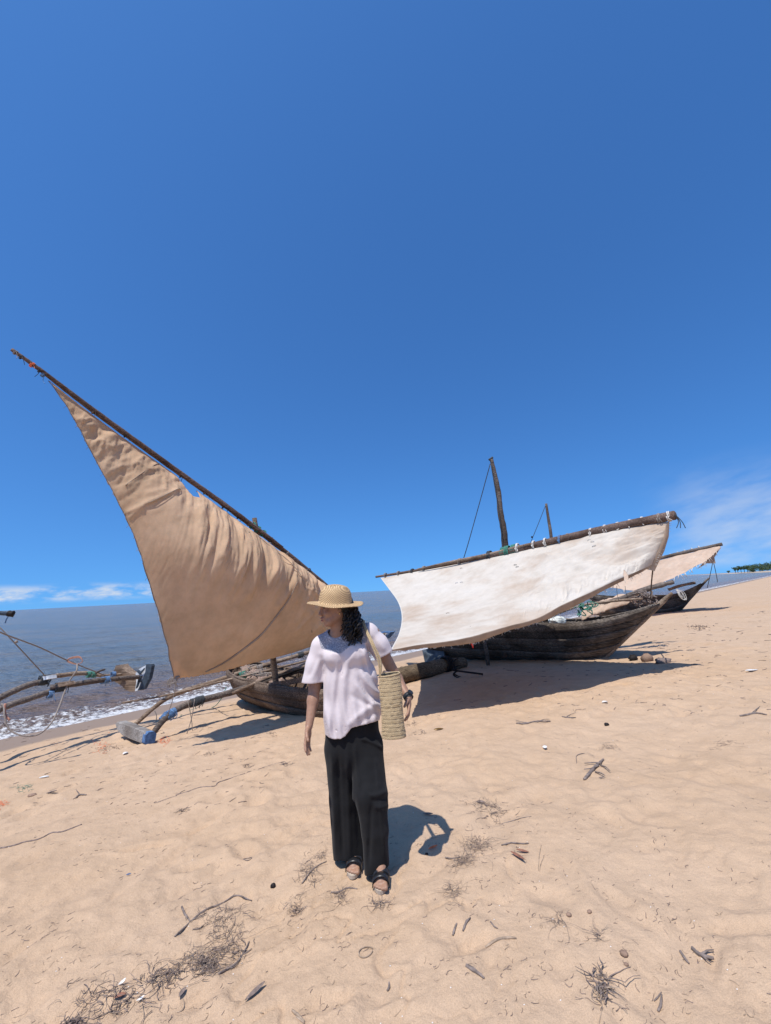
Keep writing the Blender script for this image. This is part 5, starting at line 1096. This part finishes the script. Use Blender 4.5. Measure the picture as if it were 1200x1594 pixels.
for k in range(230):
    a0 = rs.uniform(-.035, -.125); b0 = rs.uniform(-.05, .090); c0 = rs.uniform(-.04, .015)
    ln = rs.uniform(.09, .215)*(1.0 if a0 < -.02 else .6); p = H(a0, b0, c0); endp = p+np.array([rs.uniform(-.012, .04), rs.uniform(-.055, .0), -ln])
    ph = rs.uniform(0, 6); pts = []
    for j in range(15):
        t = j/14; q = p*(1-t)+endp*t+np.array([0.008*math.sin(ph+t*20), 0.008*math.cos(ph+t*20), 0])+np.array([.018, -.022, 0])*math.sin(t*2.6); pts.append(q)
    mb.tube(pts, [.0062, .006, .0035], 5, n=34, rough=.3)
mb.build('curls', MAT['hair'], hair); bpy.data.objects['curls']['kind'] = 'stuff'
# ---- hat
hu = nrm(np.array([.09, -.10, 1.0])); hx = nrm(np.array([1., 0, -.10])); hx = nrm(hx-hu*(hx@hu)); hy = np.cross(hu, hx); HB = Q(521.5, 937.5, 2.82)
prof = [(0.0, .118), (.03, .117), (.056, .112), (.078, .102), (.094, .086), (.104, .060), (.109, .030), (.112, .008), (.115, .000), (.125, -.003), (.150, -.004), (.172, -.005), (.186, -.006), (.1885, -.0085), (.186, -.011), (.15, -.009), (.120, -.006), (.110, -.003)]
n = 96; V = []; 
for k in range(n):
    t = 2*math.pi*k/n
    for (r_, z) in prof:
        wv = (.006*math.sin(t+2.4)+.006*math.sin(2*t+.5)+.003*math.sin(5*t))*max(0, (r_-.10)/.09); dr = 1+.012*math.sin(3*t+1)*(r_ > .1)
        dent = -.010*math.exp(-((t-4.2)/.5)**2)*(z > .04)*(1 if r_ < .09 else .3)
        V.append(HB+hx*r_*dr*math.cos(t)*1.0+hy*r_*dr*math.sin(t)+hu*(z+wv+dent))
m_ = len(prof); Fc = [(k*m_+j, k*m_+j+1, ((k+1) % n)*m_+j+1, ((k+1) % n)*m_+j) for k in range(n) for j in range(m_-1)]
hat = mk('straw_hat', V, Fc, MAT['hat'], proot)
o_ = hat; b_ = bmesh.new(); b_.from_mesh(o_.data); bmesh.ops.remove_doubles(b_, verts=b_.verts[:], dist=1e-5); bmesh.ops.recalc_face_normals(b_, faces=b_.faces[:]); b_.to_mesh(o_.data); b_.free()
# black undershirt edge at the throat and a fine necklace
# ---- watch
wdv = nrm(wrL-elL); P = wrL-wdv*.012; a = nrm(np.cross(wdv, [0, 0, 1.])); b2_ = np.cross(wdv, a); V = []; n = 28
for k in range(n):
    t = 2*math.pi*k/n
    for (r_, z) in ((.0265, -.012), (.031, -.012), (.031, .012), (.0265, .012)): V.append(P+wdv*z+(a*math.cos(t)+b2_*math.sin(t))*r_)
wa = mk('wristwatch', V, [(k*4+j, k*4+(j+1) % 4, ((k+1) % n)*4+(j+1) % 4, ((k+1) % n)*4+j) for k in range(n) for j in range(4)], MAT['watch'], proot)
cdir = nrm(np.array([.55, -.35, .6])); cdir = nrm(cdir-wdv*(cdir@wdv)); c = P+cdir*.030; s2 = np.cross(wdv, cdir); V = []; n = 16
for z, r_ in ((0, .020), (.009, .019), (.010, .015)):
    for k in range(n): t = 2*math.pi*k/n; V.append(c+cdir*z+(wdv*math.cos(t)+s2*math.sin(t))*r_)
mk('watch_face', V, [(j*n+k, j*n+(k+1) % n, (j+1)*n+(k+1) % n, (j+1)*n+k) for j in (0, 1) for k in range(n)]+[tuple(2*n+k for k in range(n))], MAT['watch'], wa, smooth=False)
MB().tube([P+(a*math.cos(t)+b2_*math.sin(t))*.028+wdv*.019 for t in np.linspace(0, 6.2832, 20)], .0045, 6, n=40, caps=False).build('bracelet', MAT['watch'], proot)
# ---- basket bag hanging from her shoulder
bt = Q(606.5, 1050, 2.74); bb = Q(613, 1147, 2.70); brt = empty('basket_bag', bb, 'tall woven palm shoulder bag hanging at her hip', 'bag')
def ring(t, r_=1.0, nn=40, e=0):
    c = bt*(1-t)+bb*t; rx = (.064+.007*t+.004*math.sin(t*7))*r_; ry = (.030+.018*t)*r_; sag = .012*math.sin(t*9)*.3
    return [c+np.array([math.cos(2*math.pi*k/nn+.0)*rx, math.sin(2*math.pi*k/nn)*ry, .008*math.sin(2*math.pi*k/nn+1.0)*(1-t)])+np.array([e, 0, 0]) for k in range(nn)]
for i in range(16):                # each plaited band is stitched to the next
    t0 = i/16; t1 = (i+1)/16; V = []; nn = 40
    for j, (tt, rr) in enumerate(((t0, .985), (t0+.004, 1.0), (t0*.5+t1*.5, 1.008+.006*(i % 2)), (t1-.006, 1.016), (t1+.003, .99))):
        rg = ring(tt, rr, nn); V += [p+nrm(p-(bt*(1-tt)+bb*tt))*0.0026*float(vnoise(k*.8, i*3.1+j, 3))*2 for k, p in enumerate(rg)]
    Fc = [(j*nn+k, j*nn+(k+1) % nn, (j+1)*nn+(k+1) % nn, (j+1)*nn+k) for j in range(4) for k in range(nn)]
    if i == 15: Fc.append(tuple(4*nn+k for k in range(nn)))
    bo_ = mk('braid_band', V, [f[::-1] for f in Fc], MAT['basket'], brt)
for i in range(1, 16):
    rg = ring(i/16, 1.012, 40); MB().tube(rg+[rg[0]], .0021, 5, n=80, caps=False, rough=.4).build('stitching', MAT['basket'], brt)
rg = ring(-.004, 1.0, 40); MB().tube(rg+[rg[0]], .0045, 6, n=90, caps=False).build('rim', MAT['basket'], brt)
V = ring(0.03, .96, 40)+ring(.97, .96, 40); mk('lining', V, [(k, (k+1) % 40, 40+(k+1) % 40, 40+k) for k in range(40)], MAT['basket'], brt)
shp = Q(566, 969, 2.87)
for dx in (0, .012):
    MB().tube([ring(.03)[20]+np.array([.004, -.006, 0]), Q(589+dx*300, 1030, 2.735), Q(578+dx*250, 1002, 2.755), Q(569+dx*150, 981, 2.81), Q(564.5+dx*200, 970, 2.85), Q(564+dx*200, 967, 2.89), Q(567, 976, 2.97)], [.0055, .0065, .0075, .0075, .007, .007, .006], 6, n=40, flat=1.0, rough=.2).build('strap', MAT['basket'], brt)
# ------------------------------------------------------------------ far shore
sp_ = MB(); A_ = [W(1040, 899, 1500), W(1100, 896, 950), W(1143, 892.5, 700), W(1200, 891, 560), W(1290, 888, 430)]
V = []; 
for i, p in enumerate(crom([[a[0], a[1], SEA] for a in A_], 40)):
    t = i/39; hgt = .15+2.6*t; out = np.array([.93, -.35, 0])*(14+70*t); inn = -np.array([.93, -.35, 0])*(4+12*t)
    for o, z in ((inn*1.0, SEA-.4), (inn*.4, SEA+.25+hgt*.25), (out*.2, SEA+hgt), (out, SEA+hgt*.8), (out*1.6, SEA-.5)): V.append(p*[1, 1, 0]+o+np.array([0, 0, z]))
Fc = [(i*5+j, (i+1)*5+j, (i+1)*5+j+1, i*5+j+1) for i in range(39) for j in range(4)]
MAT['far_sand'] = plain('pale far sand', (0.42, 0.34, 0.26), .95, .08, .05)
setp(mk('sand_spit', V, [f[::-1] for f in Fc], MAT['far_sand'], smooth=False), kind='structure')
def M_leaf():
    m, t, b = newmat('foliage'); n = noise(t, .35, 4); t.links.new(ramp(t, n, [(.35, (.040, .072, .032)), (.6, (.072, .115, .046)), (.75, (.10, .14, .06))]), b.inputs['Base Color']); b.inputs['Roughness'].default_value = .7; return m
MAT['foliage'] = M_leaf(); MAT['bark'] = plain('bark', (.10, .075, .055), .9, .3, 2)
def crown_mesh(clumps, n, size, seed):
    rs = np.random.RandomState(seed); V = []; Fc = []
    for k in range(n):
        c, r = clumps[rs.randint(len(clumps))]; d = rs.normal(size=3); d /= np.linalg.norm(d); p = np.array(c)+d*np.array(r)*rs.uniform(.55, 1.05)
        a = rs.normal(size=3); a /= np.linalg.norm(a); b_ = np.cross(a, rs.normal(size=3)); b_ /= np.linalg.norm(b_); s = size*rs.uniform(.5, 1.2); i = len(V)
        V += [p-a*s, p+b_*s*.6, p+a*s, p-b_*s*.6]; Fc.append((i, i+1, i+2, i+3))
    return V, Fc
def tree(px, D, hgt, seed, label, wide=1.0):
    rs = np.random.RandomState(seed); b0 = W(px, 891, D); b0[2] = SEA+1.6
    r_ = empty('shore_tree', b0, label, 'tree', 'trees at the end of the far spit')
    top = b0+np.array([rs.uniform(-1, 1), 0, hgt*.7]); MB().tube([b0-np.array([0, 0, .5]), b0*.5+top*.5+np.array([rs.uniform(-.6, .6), 0, 0]), top], [.45, .32, .15], 7, n=8).build('trunk', MAT['bark'], r_)
    cl = [(b0+np.array([rs.uniform(-2.6, 2.6)*wide, rs.uniform(-2, 2), hgt*rs.uniform(.42, .92)]), (2.0*wide, 1.8, 1.5)) for _ in range(8)]
    for k in range(3): MB().tube([b0+np.array([0, 0, hgt*.3]), cl[k][0]], [.2, .08], 5, n=4).build('limb', MAT['bark'], r_)
    V, Fc = crown_mesh(cl, 520, .55, seed); mk('crown', V, Fc, MAT['foliage'], r_, smooth=False)
for i, (px, D, h_, lab, w_) in enumerate(((1134, 800, 3.2, 'smallest lone shrub-like tree at the very tip of the far spit', .5), (1145, 640, 8.2, 'first full tree at the tip of the far wood, with its trunk showing', .8), (1149, 645, 9.2, 'second tree from the tip of the far wood, leaning a little', .8), (1154, 640, 8.4, 'third tree from the tip of the far wood', .9), (1159, 630, 9.0, 'fourth tree from the tip of the far wood, a rounder crown', 1.0), (1164, 625, 9.6, 'fifth tree from the tip, against the dense wood', 1.1))):
    tree(px, D, h_, 200+i, lab, w_)
cl = []; rs = np.random.RandomState(77)
for k in range(90):
    px = 1163+rs.uniform(0, 173); D = 615-(px-1166)*.9+rs.uniform(-10, 30); b0 = W(px, 891, D); g_ = 9.5+min(px-1166, 50)*.05+rs.uniform(-2, 1.5)
    for q in range(4): cl.append((np.array([b0[0]+rs.uniform(-3, 3), b0[1], SEA+2+g_*rs.uniform(.08, .88)]), (3.2, 3, 2.0)))
V, Fc = crown_mesh(cl, 15000, .8, 5); setp(mk('far_wood', V, Fc, MAT['foliage'], None, smooth=False), 'dense green wood running along the far spit', 'wood', kind='stuff')

# ------------------------------------------------------------------ litter on the sand
rs = np.random.RandomState(42)
def gp(px, py, dz=0.0): p = G(px, py).copy(); p[2] += dz; return p
def stick(px, r, mat='stick', label='', name='driftwood_stick', cat='stick', branches=(), lift=.6, rough=.3):
    P = [gp(x, y, r*lift) for x, y in px]; e = empty(name, P[0], label, cat) if branches else None
    mb = MB().tube(P, [r*.8, r, r*.9, r*.55], 7, n=max(8, len(P)*5), rough=rough)
    if not branches: return setp(mb.build(name, MAT[mat], None, loc=P[0]), label, cat)
    mb.build('stem', MAT[mat], e)
    for b_ in branches: MB().tube([gp(x, y, r*(.6+.8*(i > 0))) for i, (x, y) in enumerate(b_)], [r*.55, r*.4, r*.25], 5, n=8, rough=rough).build('branch', MAT[mat], e)
    return e
def clump(px, py, w, h, n, label, mat='weed', rr=.0022, hz=.025, name='seaweed_clump', cat='seaweed', seed=0, straight=0.3):
    "tangle of thin stems spread over an ellipse of the sand given in photo pixels"
    q = np.random.RandomState(seed+int(px)); c = gp(px, py); mb = MB()
    for k in range(n):
        a, b_ = q.normal()*w*.33, q.normal()*h*.33; p = gp(px+a, py+b_); L_ = q.uniform(.015, .075)*(1 if q.rand() > .15 else 2.2); an = q.uniform(0, 6.28) if straight < .5 else q.normal()*.5-.6; pts = [p+np.array([0, 0, q.uniform(0, hz)*.5])]
        for j in range(4): an += q.normal()*(1-straight)*.8; pts.append(pts[-1]+np.array([math.cos(an), math.sin(an), 0])*L_/4+np.array([0, 0, q.normal()*hz*.25]))
        for p_ in pts: p_[2] = max(p_[2], gh(p_[0], p_[1])+rr*.5)
        mb.tube(pts, [rr*q.uniform(.2, .8), rr*.25], 4, n=7)
    pal = [MAT[mat]]*3+[MAT['straw_bit'], MAT['stick']] if mat == 'weed' else [MAT[mat]]
    ii = np.repeat(q.randint(0, len(pal), n), 26)
    o = mk(name, np.vstack(mb.V), mb.F, pal, None, loc=c, idx=ii); return setp(o, label, cat)
def leaf(px, py, L_, wd, an, label, mat='leaf', name='dead_leaf', cat='leaf', curl=.25):
    c = gp(px, py); V = []; d = np.array([math.cos(an), math.sin(an), 0]); s_ = np.array([-d[1], d[0], 0])
    for i in range(9):
        t = i/8; ww = wd*math.sin(math.pi*min(1, t*.92+.04))**.8
        for k in (-1, 0, 1): V.append(c+d*L_*(t-.5)+s_*ww*k*.5+np.array([0, 0, .006+curl*L_*(t-.5)**2+abs(k)*ww*.35]))
    o = mk(name, V, [(i*3+j, i*3+j+1, i*3+j+4, i*3+j+3) for i in range(8) for j in (0, 1)], MAT[mat], None, loc=c); o.modifiers.new('t', 'SOLIDIFY').thickness = .0015; return setp(o, label, cat)
def pebble(px, py, r, label, mat='stone', name='pebble', cat='pebble', sq=.6, seed=0): c = gp(px, py); return setp(MB().blob(c+np.array([0, 0, r*sq*.5]), (r, r*.75, r*sq), seed, .5 if r > .05 else .25, 6 if r > .05 else 5).build(name, MAT[mat], None, loc=c), label, cat)
stick([(909, 1207), (916, 1199), (924, 1188), (932, 1178), (938, 1173)], .014, label='thick grey driftwood stick with cross twigs, upper right of the open sand', branches=(((935, 1180), (925, 1182), (909, 1183)), ((931, 1185), (921, 1192), (909, 1195)), ((934, 1184), (941, 1188), (949, 1196)), ((926, 1196), (934, 1199), (941, 1204))))
stick([(897, 1183), (897, 1172), (908, 1168), (922, 1167)], .0035, label='thin curled twig just left of the thick grey driftwood', name='twig', cat='twig')
leaf(936, 1206, .05, .016, .1, 'dark leaf just below the thick grey driftwood', mat='stick')
stick([(804, 1130), (818, 1130), (836, 1124), (857, 1123)], .011, label='forked pale stick lying below the shade edge of the white sail', branches=(((822, 1128), (812, 1127), (803, 1125)), ((836, 1125), (846, 1121), (856, 1121))))
stick([(875, 1118), (886, 1119), (896, 1117)], .008, label='short dark stick right of the forked pale stick', branches=(((880, 1119), (888, 1114), (897, 1113)),))
clump(945, 1156, 26, 9, 40, 'low grey weed tuft above the thick driftwood', hz=.02)
clump(1120, 1152, 28, 10, 26, 'dark twiggy tuft at the right beyond the driftwood', straight=.8)
stick([(1152, 1116), (1166, 1115), (1180, 1113), (1194, 1113)], .011, label='dark flat stick near the right edge beside small twigs', branches=(((1170, 1115), (1176, 1110), (1184, 1104)),))
clump(765, 1255, 44, 26, 90, 'sprawling dark seaweed tangle right of the woman shadow', rr=.0028)
leaf(748, 1247, .07, .03, 2.9, 'dark curled leaf on the sprawling seaweed tangle', mat='weed')
stick([(780, 1273), (795, 1271), (812, 1269), (827, 1269)], .003, name='twig', cat='twig', label='thin twig trailing from the sprawling seaweed tangle')
clump(742, 1308, 36, 24, 110, 'reddish brown root tangle below the sprawling seaweed', rr=.0022, hz=.035)
clump(720, 1336, 28, 14, 130, 'grey furry weed ball below the reddish root tangle', rr=.0018, hz=.03)
clump(706, 1385, 16, 26, 50, 'grey weed tuft standing below the woman shadow tip', rr=.0018, hz=.03)
stick([(692, 1327), (704, 1328), (716, 1329)], .0045, name='twig', cat='twig', label='short brown twig between the shadow tip and the root tangle')
stick([(780, 1313), (795, 1311), (812, 1309), (823, 1310)], .005, name='twig', cat='twig', label='brown twig above the reddish pointed leaves')
leaf(806, 1335, .10, .024, 2.2, 'larger reddish pointed leaf lying on open sand'); leaf(813, 1323, .075, .02, 2.7, 'smaller reddish pointed leaf above the larger one')
stick([(842, 1312), (839, 1325), (837, 1347)], .0025, name='twig', cat='twig', label='thin upright straw right of the pointed leaves', mat='straw_bit'); stick([(846, 1328), (841, 1338), (839, 1347)], .0025, name='twig', cat='twig', label='shorter straw beside the thin upright straw', mat='straw_bit')
leaf(674, 1316, .07, .018, .5, 'red leaf scrap at the edge of the woman shadow tip', mat='orange'); pebble(664, 1325, .011, 'small black lump beside the red leaf scrap', mat='iron', seed=3)
leaf(666, 1264, .075, .022, 3.0, 'dark husk lying beyond the woman shadow', mat='weed', name='husk', cat='husk')
clump(935, 1518, 20, 30, 55, 'dark gnarled root clump near the bottom right', rr=.0042, hz=.02)
stick([(1073, 1451), (1083, 1458), (1095, 1463), (1106, 1463)], .0085, label='gnarled forked stick at the lower right', branches=(((1088, 1460), (1098, 1457), (1107, 1456)), ((1085, 1459), (1094, 1468), (1102, 1472)), ((1092, 1462), (1100, 1466), (1106, 1468))))
stick([(1055, 1458), (1062, 1466), (1068, 1473)], .006, label='small split twig left of the gnarled forked stick', name='twig', cat='twig')
pebble(970, 1475, .018, 'brown angular pebble above the gnarled root clump', seed=5); pebble(973, 1489, .010, 'tiny dark pebble just below the angular pebble', seed=6)
pebble(885, 1420, .013, 'round brown pebble in the middle of the right sand', seed=7); clump(869, 1426, 12, 12, 26, 'small brown weed wad left of the round pebble', rr=.0016)
pebble(917, 1415, .012, 'flat brown pebble right of the round pebble', seed=8); clump(930, 1446, 9, 13, 20, 'small brown scrap of weed below the flat pebble', rr=.002)
stick([(1019, 1538), (1024, 1531), (1026, 1522)], .005, name='twig', cat='twig', label='small twig right of the gnarled root clump'); stick([(1013, 1524), (1020, 1522), (1026, 1519)], .003, name='twig', cat='twig', label='thin twig crossing the small twig near the root clump')
stick([(725, 1502), (735, 1506), (745, 1509), (753, 1514)], .0065, label='smooth grey splinter lying on bare sand at lower centre'); stick([(726, 1499), (738, 1503), (744, 1507)], .003, name='twig', cat='twig', label='thin sliver beside the smooth grey splinter')
stick([(755, 1465), (772, 1460), (790, 1452), (803, 1452)], .006, mat='straw_bit', label='half buried pale root above the smooth grey splinter')
stick([(704, 1446), (707, 1440), (711, 1435)], .0055, label='left one of two short dark sticks at lower centre', name='twig', cat='twig'); stick([(720, 1443), (726, 1434), (732, 1427)], .0055, label='right one of two short dark sticks at lower centre', name='twig', cat='twig')
stick([(763, 1430), (768, 1436), (774, 1438)], .004, name='twig', cat='twig', label='bent twig right of the two short dark sticks')
ring = [(558+11*math.cos(a)+11, 1474+8*math.sin(a)-4*math.cos(a)) for a in np.linspace(0.3, 6.1, 14)]
setp(MB().tube([gp(x, y, .003) for x, y in ring], .0028, 5, n=50).build('twig_loop', MAT['straw_bit'], None, loc=gp(568, 1474)), 'thin brown loop of stem lying on the bottom sand', 'stem')
stick([(602, 1526), (605, 1522), (605, 1516)], .005, name='twig', cat='twig', label='tiny dark twig below the stem loop')
pebble(425, 1374, .016, 'round black seed ball left of the feet', mat='iron', name='seed_ball', cat='seed', seed=9, sq=1.0)
clump(478, 1358, 22, 26, 80, 'grey stringy weed nearest the woman right foot', rr=.002); clump(462, 1405, 14, 22, 50, 'grey stringy weed below the seed ball', rr=.0019); clump(498, 1335, 16, 12, 30, 'small grey weed wisp above the nearest stringy weed', rr=.0018)
stick([(470, 1372), (480, 1362), (492, 1350), (508, 1342)], .005, name='twig', cat='twig', label='bent twig through the stringy weed by her foot')
stick([(515, 1382), (528, 1383), (541, 1377), (556, 1378)], .0045, name='twig', cat='twig', label='crooked twig below the sandal with the bare toes')
clump(530, 1390, 12, 18, 50, 'small silvery weed under the crooked twig', rr=.0018)
clump(587, 1400, 20, 8, 40, 'black weed squashed before the front sandal', mat='weed', rr=.0026, hz=.012)
# the large drift line at lower left
stick([(272, 1456), (290, 1436), (318, 1412), (345, 1398), (368, 1388), (392, 1392)], .0055, label='long arched root over the big litter patch at lower left', branches=(((345, 1398), (356, 1393), (366, 1386)), ((300, 1428), (312, 1422), (322, 1418))), name='driftwood_root', cat='root')
stick([(283, 1409), (288, 1420), (296, 1431)], .006, label='straight twig standing off the long arched root')
stick([(340, 1510), (352, 1496), (372, 1478), (388, 1452)], .005, label='curved root on the right side of the big litter patch', branches=(((356, 1492), (366, 1488), (376, 1474)),), name='driftwood_root', cat='root')
clump(312, 1490, 62, 32, 90, 'thick weed mat at the foot of the big litter patch', rr=.003, hz=.03); clump(345, 1425, 60, 32, 120, 'weed wisps under the long arched root', rr=.0022); clump(355, 1460, 52, 36, 110, 'reddish weed and straw in the big litter patch middle', rr=.0024); clump(322, 1492, 22, 30, 90, 'dark kelp knot inside the big litter patch', rr=.0030, hz=.03)
clump(270, 1500, 36, 12, 60, 'left tail of the thick weed mat', rr=.0026)
for k, (x, y) in enumerate(((330, 1428), (300, 1440), (346, 1446), (375, 1470), (318, 1470), (288, 1480))): stick([(x, y), (x+9, y-4+k % 3), (x+17, y-9)], .004, name='twig', cat='twig', label=('top', 'upper left', 'middle', 'right hand', 'central', 'lower left')[k]+' loose twig of the big litter patch', mat='stick' if k % 2 else 'straw_bit')
clump(178, 1548, 95, 30, 100, 'dark litter strip at the bottom left corner', rr=.003); clump(250, 1516, 40, 12, 50, 'thin weed trail joining the two litter patches', rr=.003); clump(120, 1588, 50, 10, 60, 'dark weed at the bottom edge, left', rr=.0035)
leaf(190, 1528, .035, .016, 1.2, 'larger white shell flake in the bottom left litter', mat='shell', name='shell', cat='shell', curl=.8); leaf(219, 1546, .032, .012, .8, 'smaller white shell flake in the bottom left litter', mat='shell', name='shell', cat='shell', curl=.8)
leaf(187, 1545, .045, .022, .4, 'dead brown leaf between the shell flakes')
leaf(397, 1538, .10, .022, .95, 'long dark leaf standing alone at the bottom, left of centre', mat='weed'); stick([(275, 1560), (284, 1555), (287, 1546), (283, 1538)], .003, name='twig', cat='twig', label='curled stem left of the long dark leaf', mat='straw_bit'); leaf(284, 1540, .045, .02, 1.4, 'small dark pod on the curled stem', mat='weed', name='seed_pod', cat='seed pod')
stick([(455, 1563), (464, 1571), (474, 1578)], .005, mat='straw_bit', label='pale straw pair at the bottom, upper straw', name='twig', cat='twig'); stick([(461, 1574), (468, 1577), (474, 1580)], .004, mat='straw_bit', label='pale straw pair at the bottom, lower straw', name='twig', cat='twig')
leaf(200, 1360, .03, .014, .3, 'small blue plastic scrap on the left sand', mat='blue_paint', name='plastic_scrap', cat='scrap'); ring = [(386+7*math.cos(a), 1334+4.5*math.sin(a)) for a in np.linspace(0.5, 5.7, 7)]
setp(MB().tube([gp(x, y, .003) for x, y in ring], .0026, 5, n=20).build('twig_loop', MAT['stick'], None, loc=gp(386, 1334)), 'thin angular loop of stem above the seed ball', 'stem')
# cords and lines half sunk in the sand
def cordline(px, r, label, mat='weed'): setp(MB().tube([gp(x+rs.uniform(-1, 1), y+rs.uniform(-1.2, 1.2), r*.2) for x, y in px], r, 5, n=len(px)*7, rough=.5).build('cord', MAT[mat], None, loc=gp(*px[0])), label, 'cord')
cordline([(-4, 1330), (20, 1325), (38, 1320), (60, 1313), (80, 1304), (98, 1301), (126, 1292)], .007, 'long dark cord half sunk in the sand at the left edge')
cordline([(274, 1242), (292, 1236), (312, 1229), (334, 1228), (340, 1222), (360, 1214), (382, 1207)], .006, 'thin dark cord on the sand left of the woman')
cordline([(402, 1199), (420, 1194), (444, 1187)], .004, 'short thin cord near her right hand'); cordline([(240, 1253), (260, 1249), (275, 1243)], .004, 'faint end of cord below the float')
# coloured scraps by the floats
clump(158, 1160, 18, 14, 30, 'orange net scrap near the painted float', mat='orange', name='net_scrap', cat='scrap', rr=.004, hz=.06); clump(166, 1164, 34, 10, 40, 'brown weed around the orange net scrap', rr=.005, hz=.04)
clump(254, 1158, 12, 12, 30, 'orange cord tuft right of the blue float end', mat='orange', name='net_scrap', cat='scrap', rr=.004, hz=.06); clump(2, 1250, 12, 10, 20, 'orange cord tuft at the left edge', mat='orange', name='net_scrap', cat='scrap', rr=.004, hz=.03); clump(88, 1158, 16, 5, 14, 'reddish cord tuft above the drift cord', mat='rope_red', name='net_scrap', cat='scrap', rr=.004)
leaf(68, 1213, .10, .04, .4, 'white plastic strip on the left sand', mat='plastic', name='plastic_scrap', cat='scrap'); leaf(195, 1175, .07, .05, 1.0, 'white plastic scrap below the painted float', mat='plastic', name='plastic_scrap', cat='scrap'); clump(38, 1227, 18, 8, 40, 'green weed tuft on the left sand', mat='green_cord', rr=.003); pebble(50, 1238, .045, 'flat brown stone on the left sand', seed=11, sq=.3); leaf(80, 1236, .09, .03, .7, 'brown husk right of the flat stone', mat='weed', name='husk', cat='husk')
stick([(118, 1243), (124, 1238), (134, 1239)], .010, label='small grey forked stick on the left sand', branches=(((124, 1239), (122, 1235), (118, 1232)),))
for (x, y, l_, lab) in ((325, 1174, .10, 'weed scrap on the lit sand below the tan boat shadow'), (385, 1193, .08, 'dark weed spot left of her hand'), (444, 1194, .07, 'dark weed fleck nearest her hand'), (422, 1143, .07, 'small orange brown scrap below the tan hull'), (286, 1262, .05, 'weed fleck below the float')): clump(x, y, 12, 6, 18, lab, rr=.004, hz=.02)
# bits near the big boats
leaf(942, 1096, .09, .05, .3, 'white shell bit below the sail shadow', mat='shell', name='shell', cat='shell'); leaf(848, 1163, .065, .045, 1.2, 'crumpled clear plastic cup on the sand', mat='plastic', name='plastic_cup', cat='plastic', curl=.9); pebble(944, 1126, .03, 'dark pebble pair on the upper right sand', mat='iron', seed=13)
leaf(1170, 1043, .20, .07, .05, 'white plastic strip at the far right sand', mat='plastic', name='plastic_scrap', cat='scrap', curl=.3); leaf(683, 1141, .12, .04, .1, 'yellow scrap beside the basket', mat='gold', name='plastic_scrap', cat='scrap', curl=.2)
clump(640, 1130, 12, 8, 24, 'dark weed tuft under her left hand', rr=.004, hz=.04); clump(652, 1142, 14, 6, 18, 'dark twigs beside the basket bottom', rr=.004, hz=.03)
pebble(985, 1025, .10, 'black lump in front of the dark bow', mat='iron', name='rock', cat='rock', seed=15, sq=.8); pebble(1008, 1027, .12, 'reddish brown rock by the dark bow', mat='stone', name='rock', cat='rock', seed=16, sq=.85); pebble(1032, 1029, .16, 'long dark driftwood lump right of the reddish rock', mat='weed', name='driftwood_lump', cat='driftwood', seed=17, sq=.4)
clump(1087, 978, 26, 5, 60, 'dark drift weed on the slope beyond the bow shadow', rr=.014, hz=.08)
# uncountable crumbs of drift: thin straws and flecks, thicker in patches
def crumbs(name, n, region, mat, label, rr=(.0008, .0021), ln=(.008, .034), seed=0, patch=None):
    q = np.random.RandomState(seed); mb = MB(); k = 0; guard = 0
    while k < n and guard < n*30:
        guard += 1; px = q.uniform(region[0], region[2]); py = region[1]+(region[3]-region[1])*q.rand()
        d = ray(px, py); 
        if d[2] > -.02: continue
        t = (base_h(0, 0)*0+.0-EYE)/d[2]; x, y = d[0]*t, d[1]*t; dd = shore_d(x, y)
        if dd < 1.6: continue
        if patch is not None and float(fbm(np.array([px*.013]), np.array([py*.02]), 3, patch)[0]) < q.uniform(-.15, .30): continue
        p = G(px, py); sc = max(1, min(2.2, p[1]/5)); an = q.normal()*.7+.7; L_ = q.uniform(*ln)*sc; r_ = q.uniform(*rr)*sc; dv = np.array([math.cos(an), math.sin(an), 0])*L_
        a = p+np.array([0, 0, r_*.6]); b_ = a+dv*.5+np.array([-dv[1], dv[0], 0])*q.normal()*.25; c = a+dv
        b_[2] = gh(b_[0], b_[1])+r_*.7; c[2] = gh(c[0], c[1])+r_*.6; mb.tube([a, b_, c], [r_, r_*.5], 4, n=4); k += 1
    setp(mb.build(name, MAT[mat], None), label, 'litter', kind='stuff')
crumbs('drift_litter', 1000, (0, 1060, 1200, 1594), 'weed', 'dark crumbs of dry weed strewn over the beach', patch=141, seed=1)
crumbs('drift_litter', 420, (0, 1100, 1200, 1594), 'straw_bit', 'pale straw crumbs strewn over the beach', patch=151, seed=2)
crumbs('drift_litter', 300, (700, 935, 1200, 1110), 'weed', 'dark drift flecks on the slope at the right', rr=(.002, .0045), ln=(.03, .09), seed=3)
crumbs('drift_litter', 150, (0, 1130, 420, 1260), 'weed', 'dark drift flecks on the sand by the floats', rr=(.0015, .004), ln=(.02, .07), seed=4)
q = np.random.RandomState(9); mb = MB()
for k in range(90): px, py = q.uniform(0, 1200), q.uniform(1060, 1594); p = G(px, py); r_ = .0035*max(1, min(3, p[1]/4)); mb.blob(p+np.array([0, 0, r_*.4]), (r_, r_*.7, r_*.5), k, .3, 3)
setp(mb.build('shell_grit', MAT['shell'], None), 'tiny white shell bits scattered on the sand', 'shell', kind='stuff')
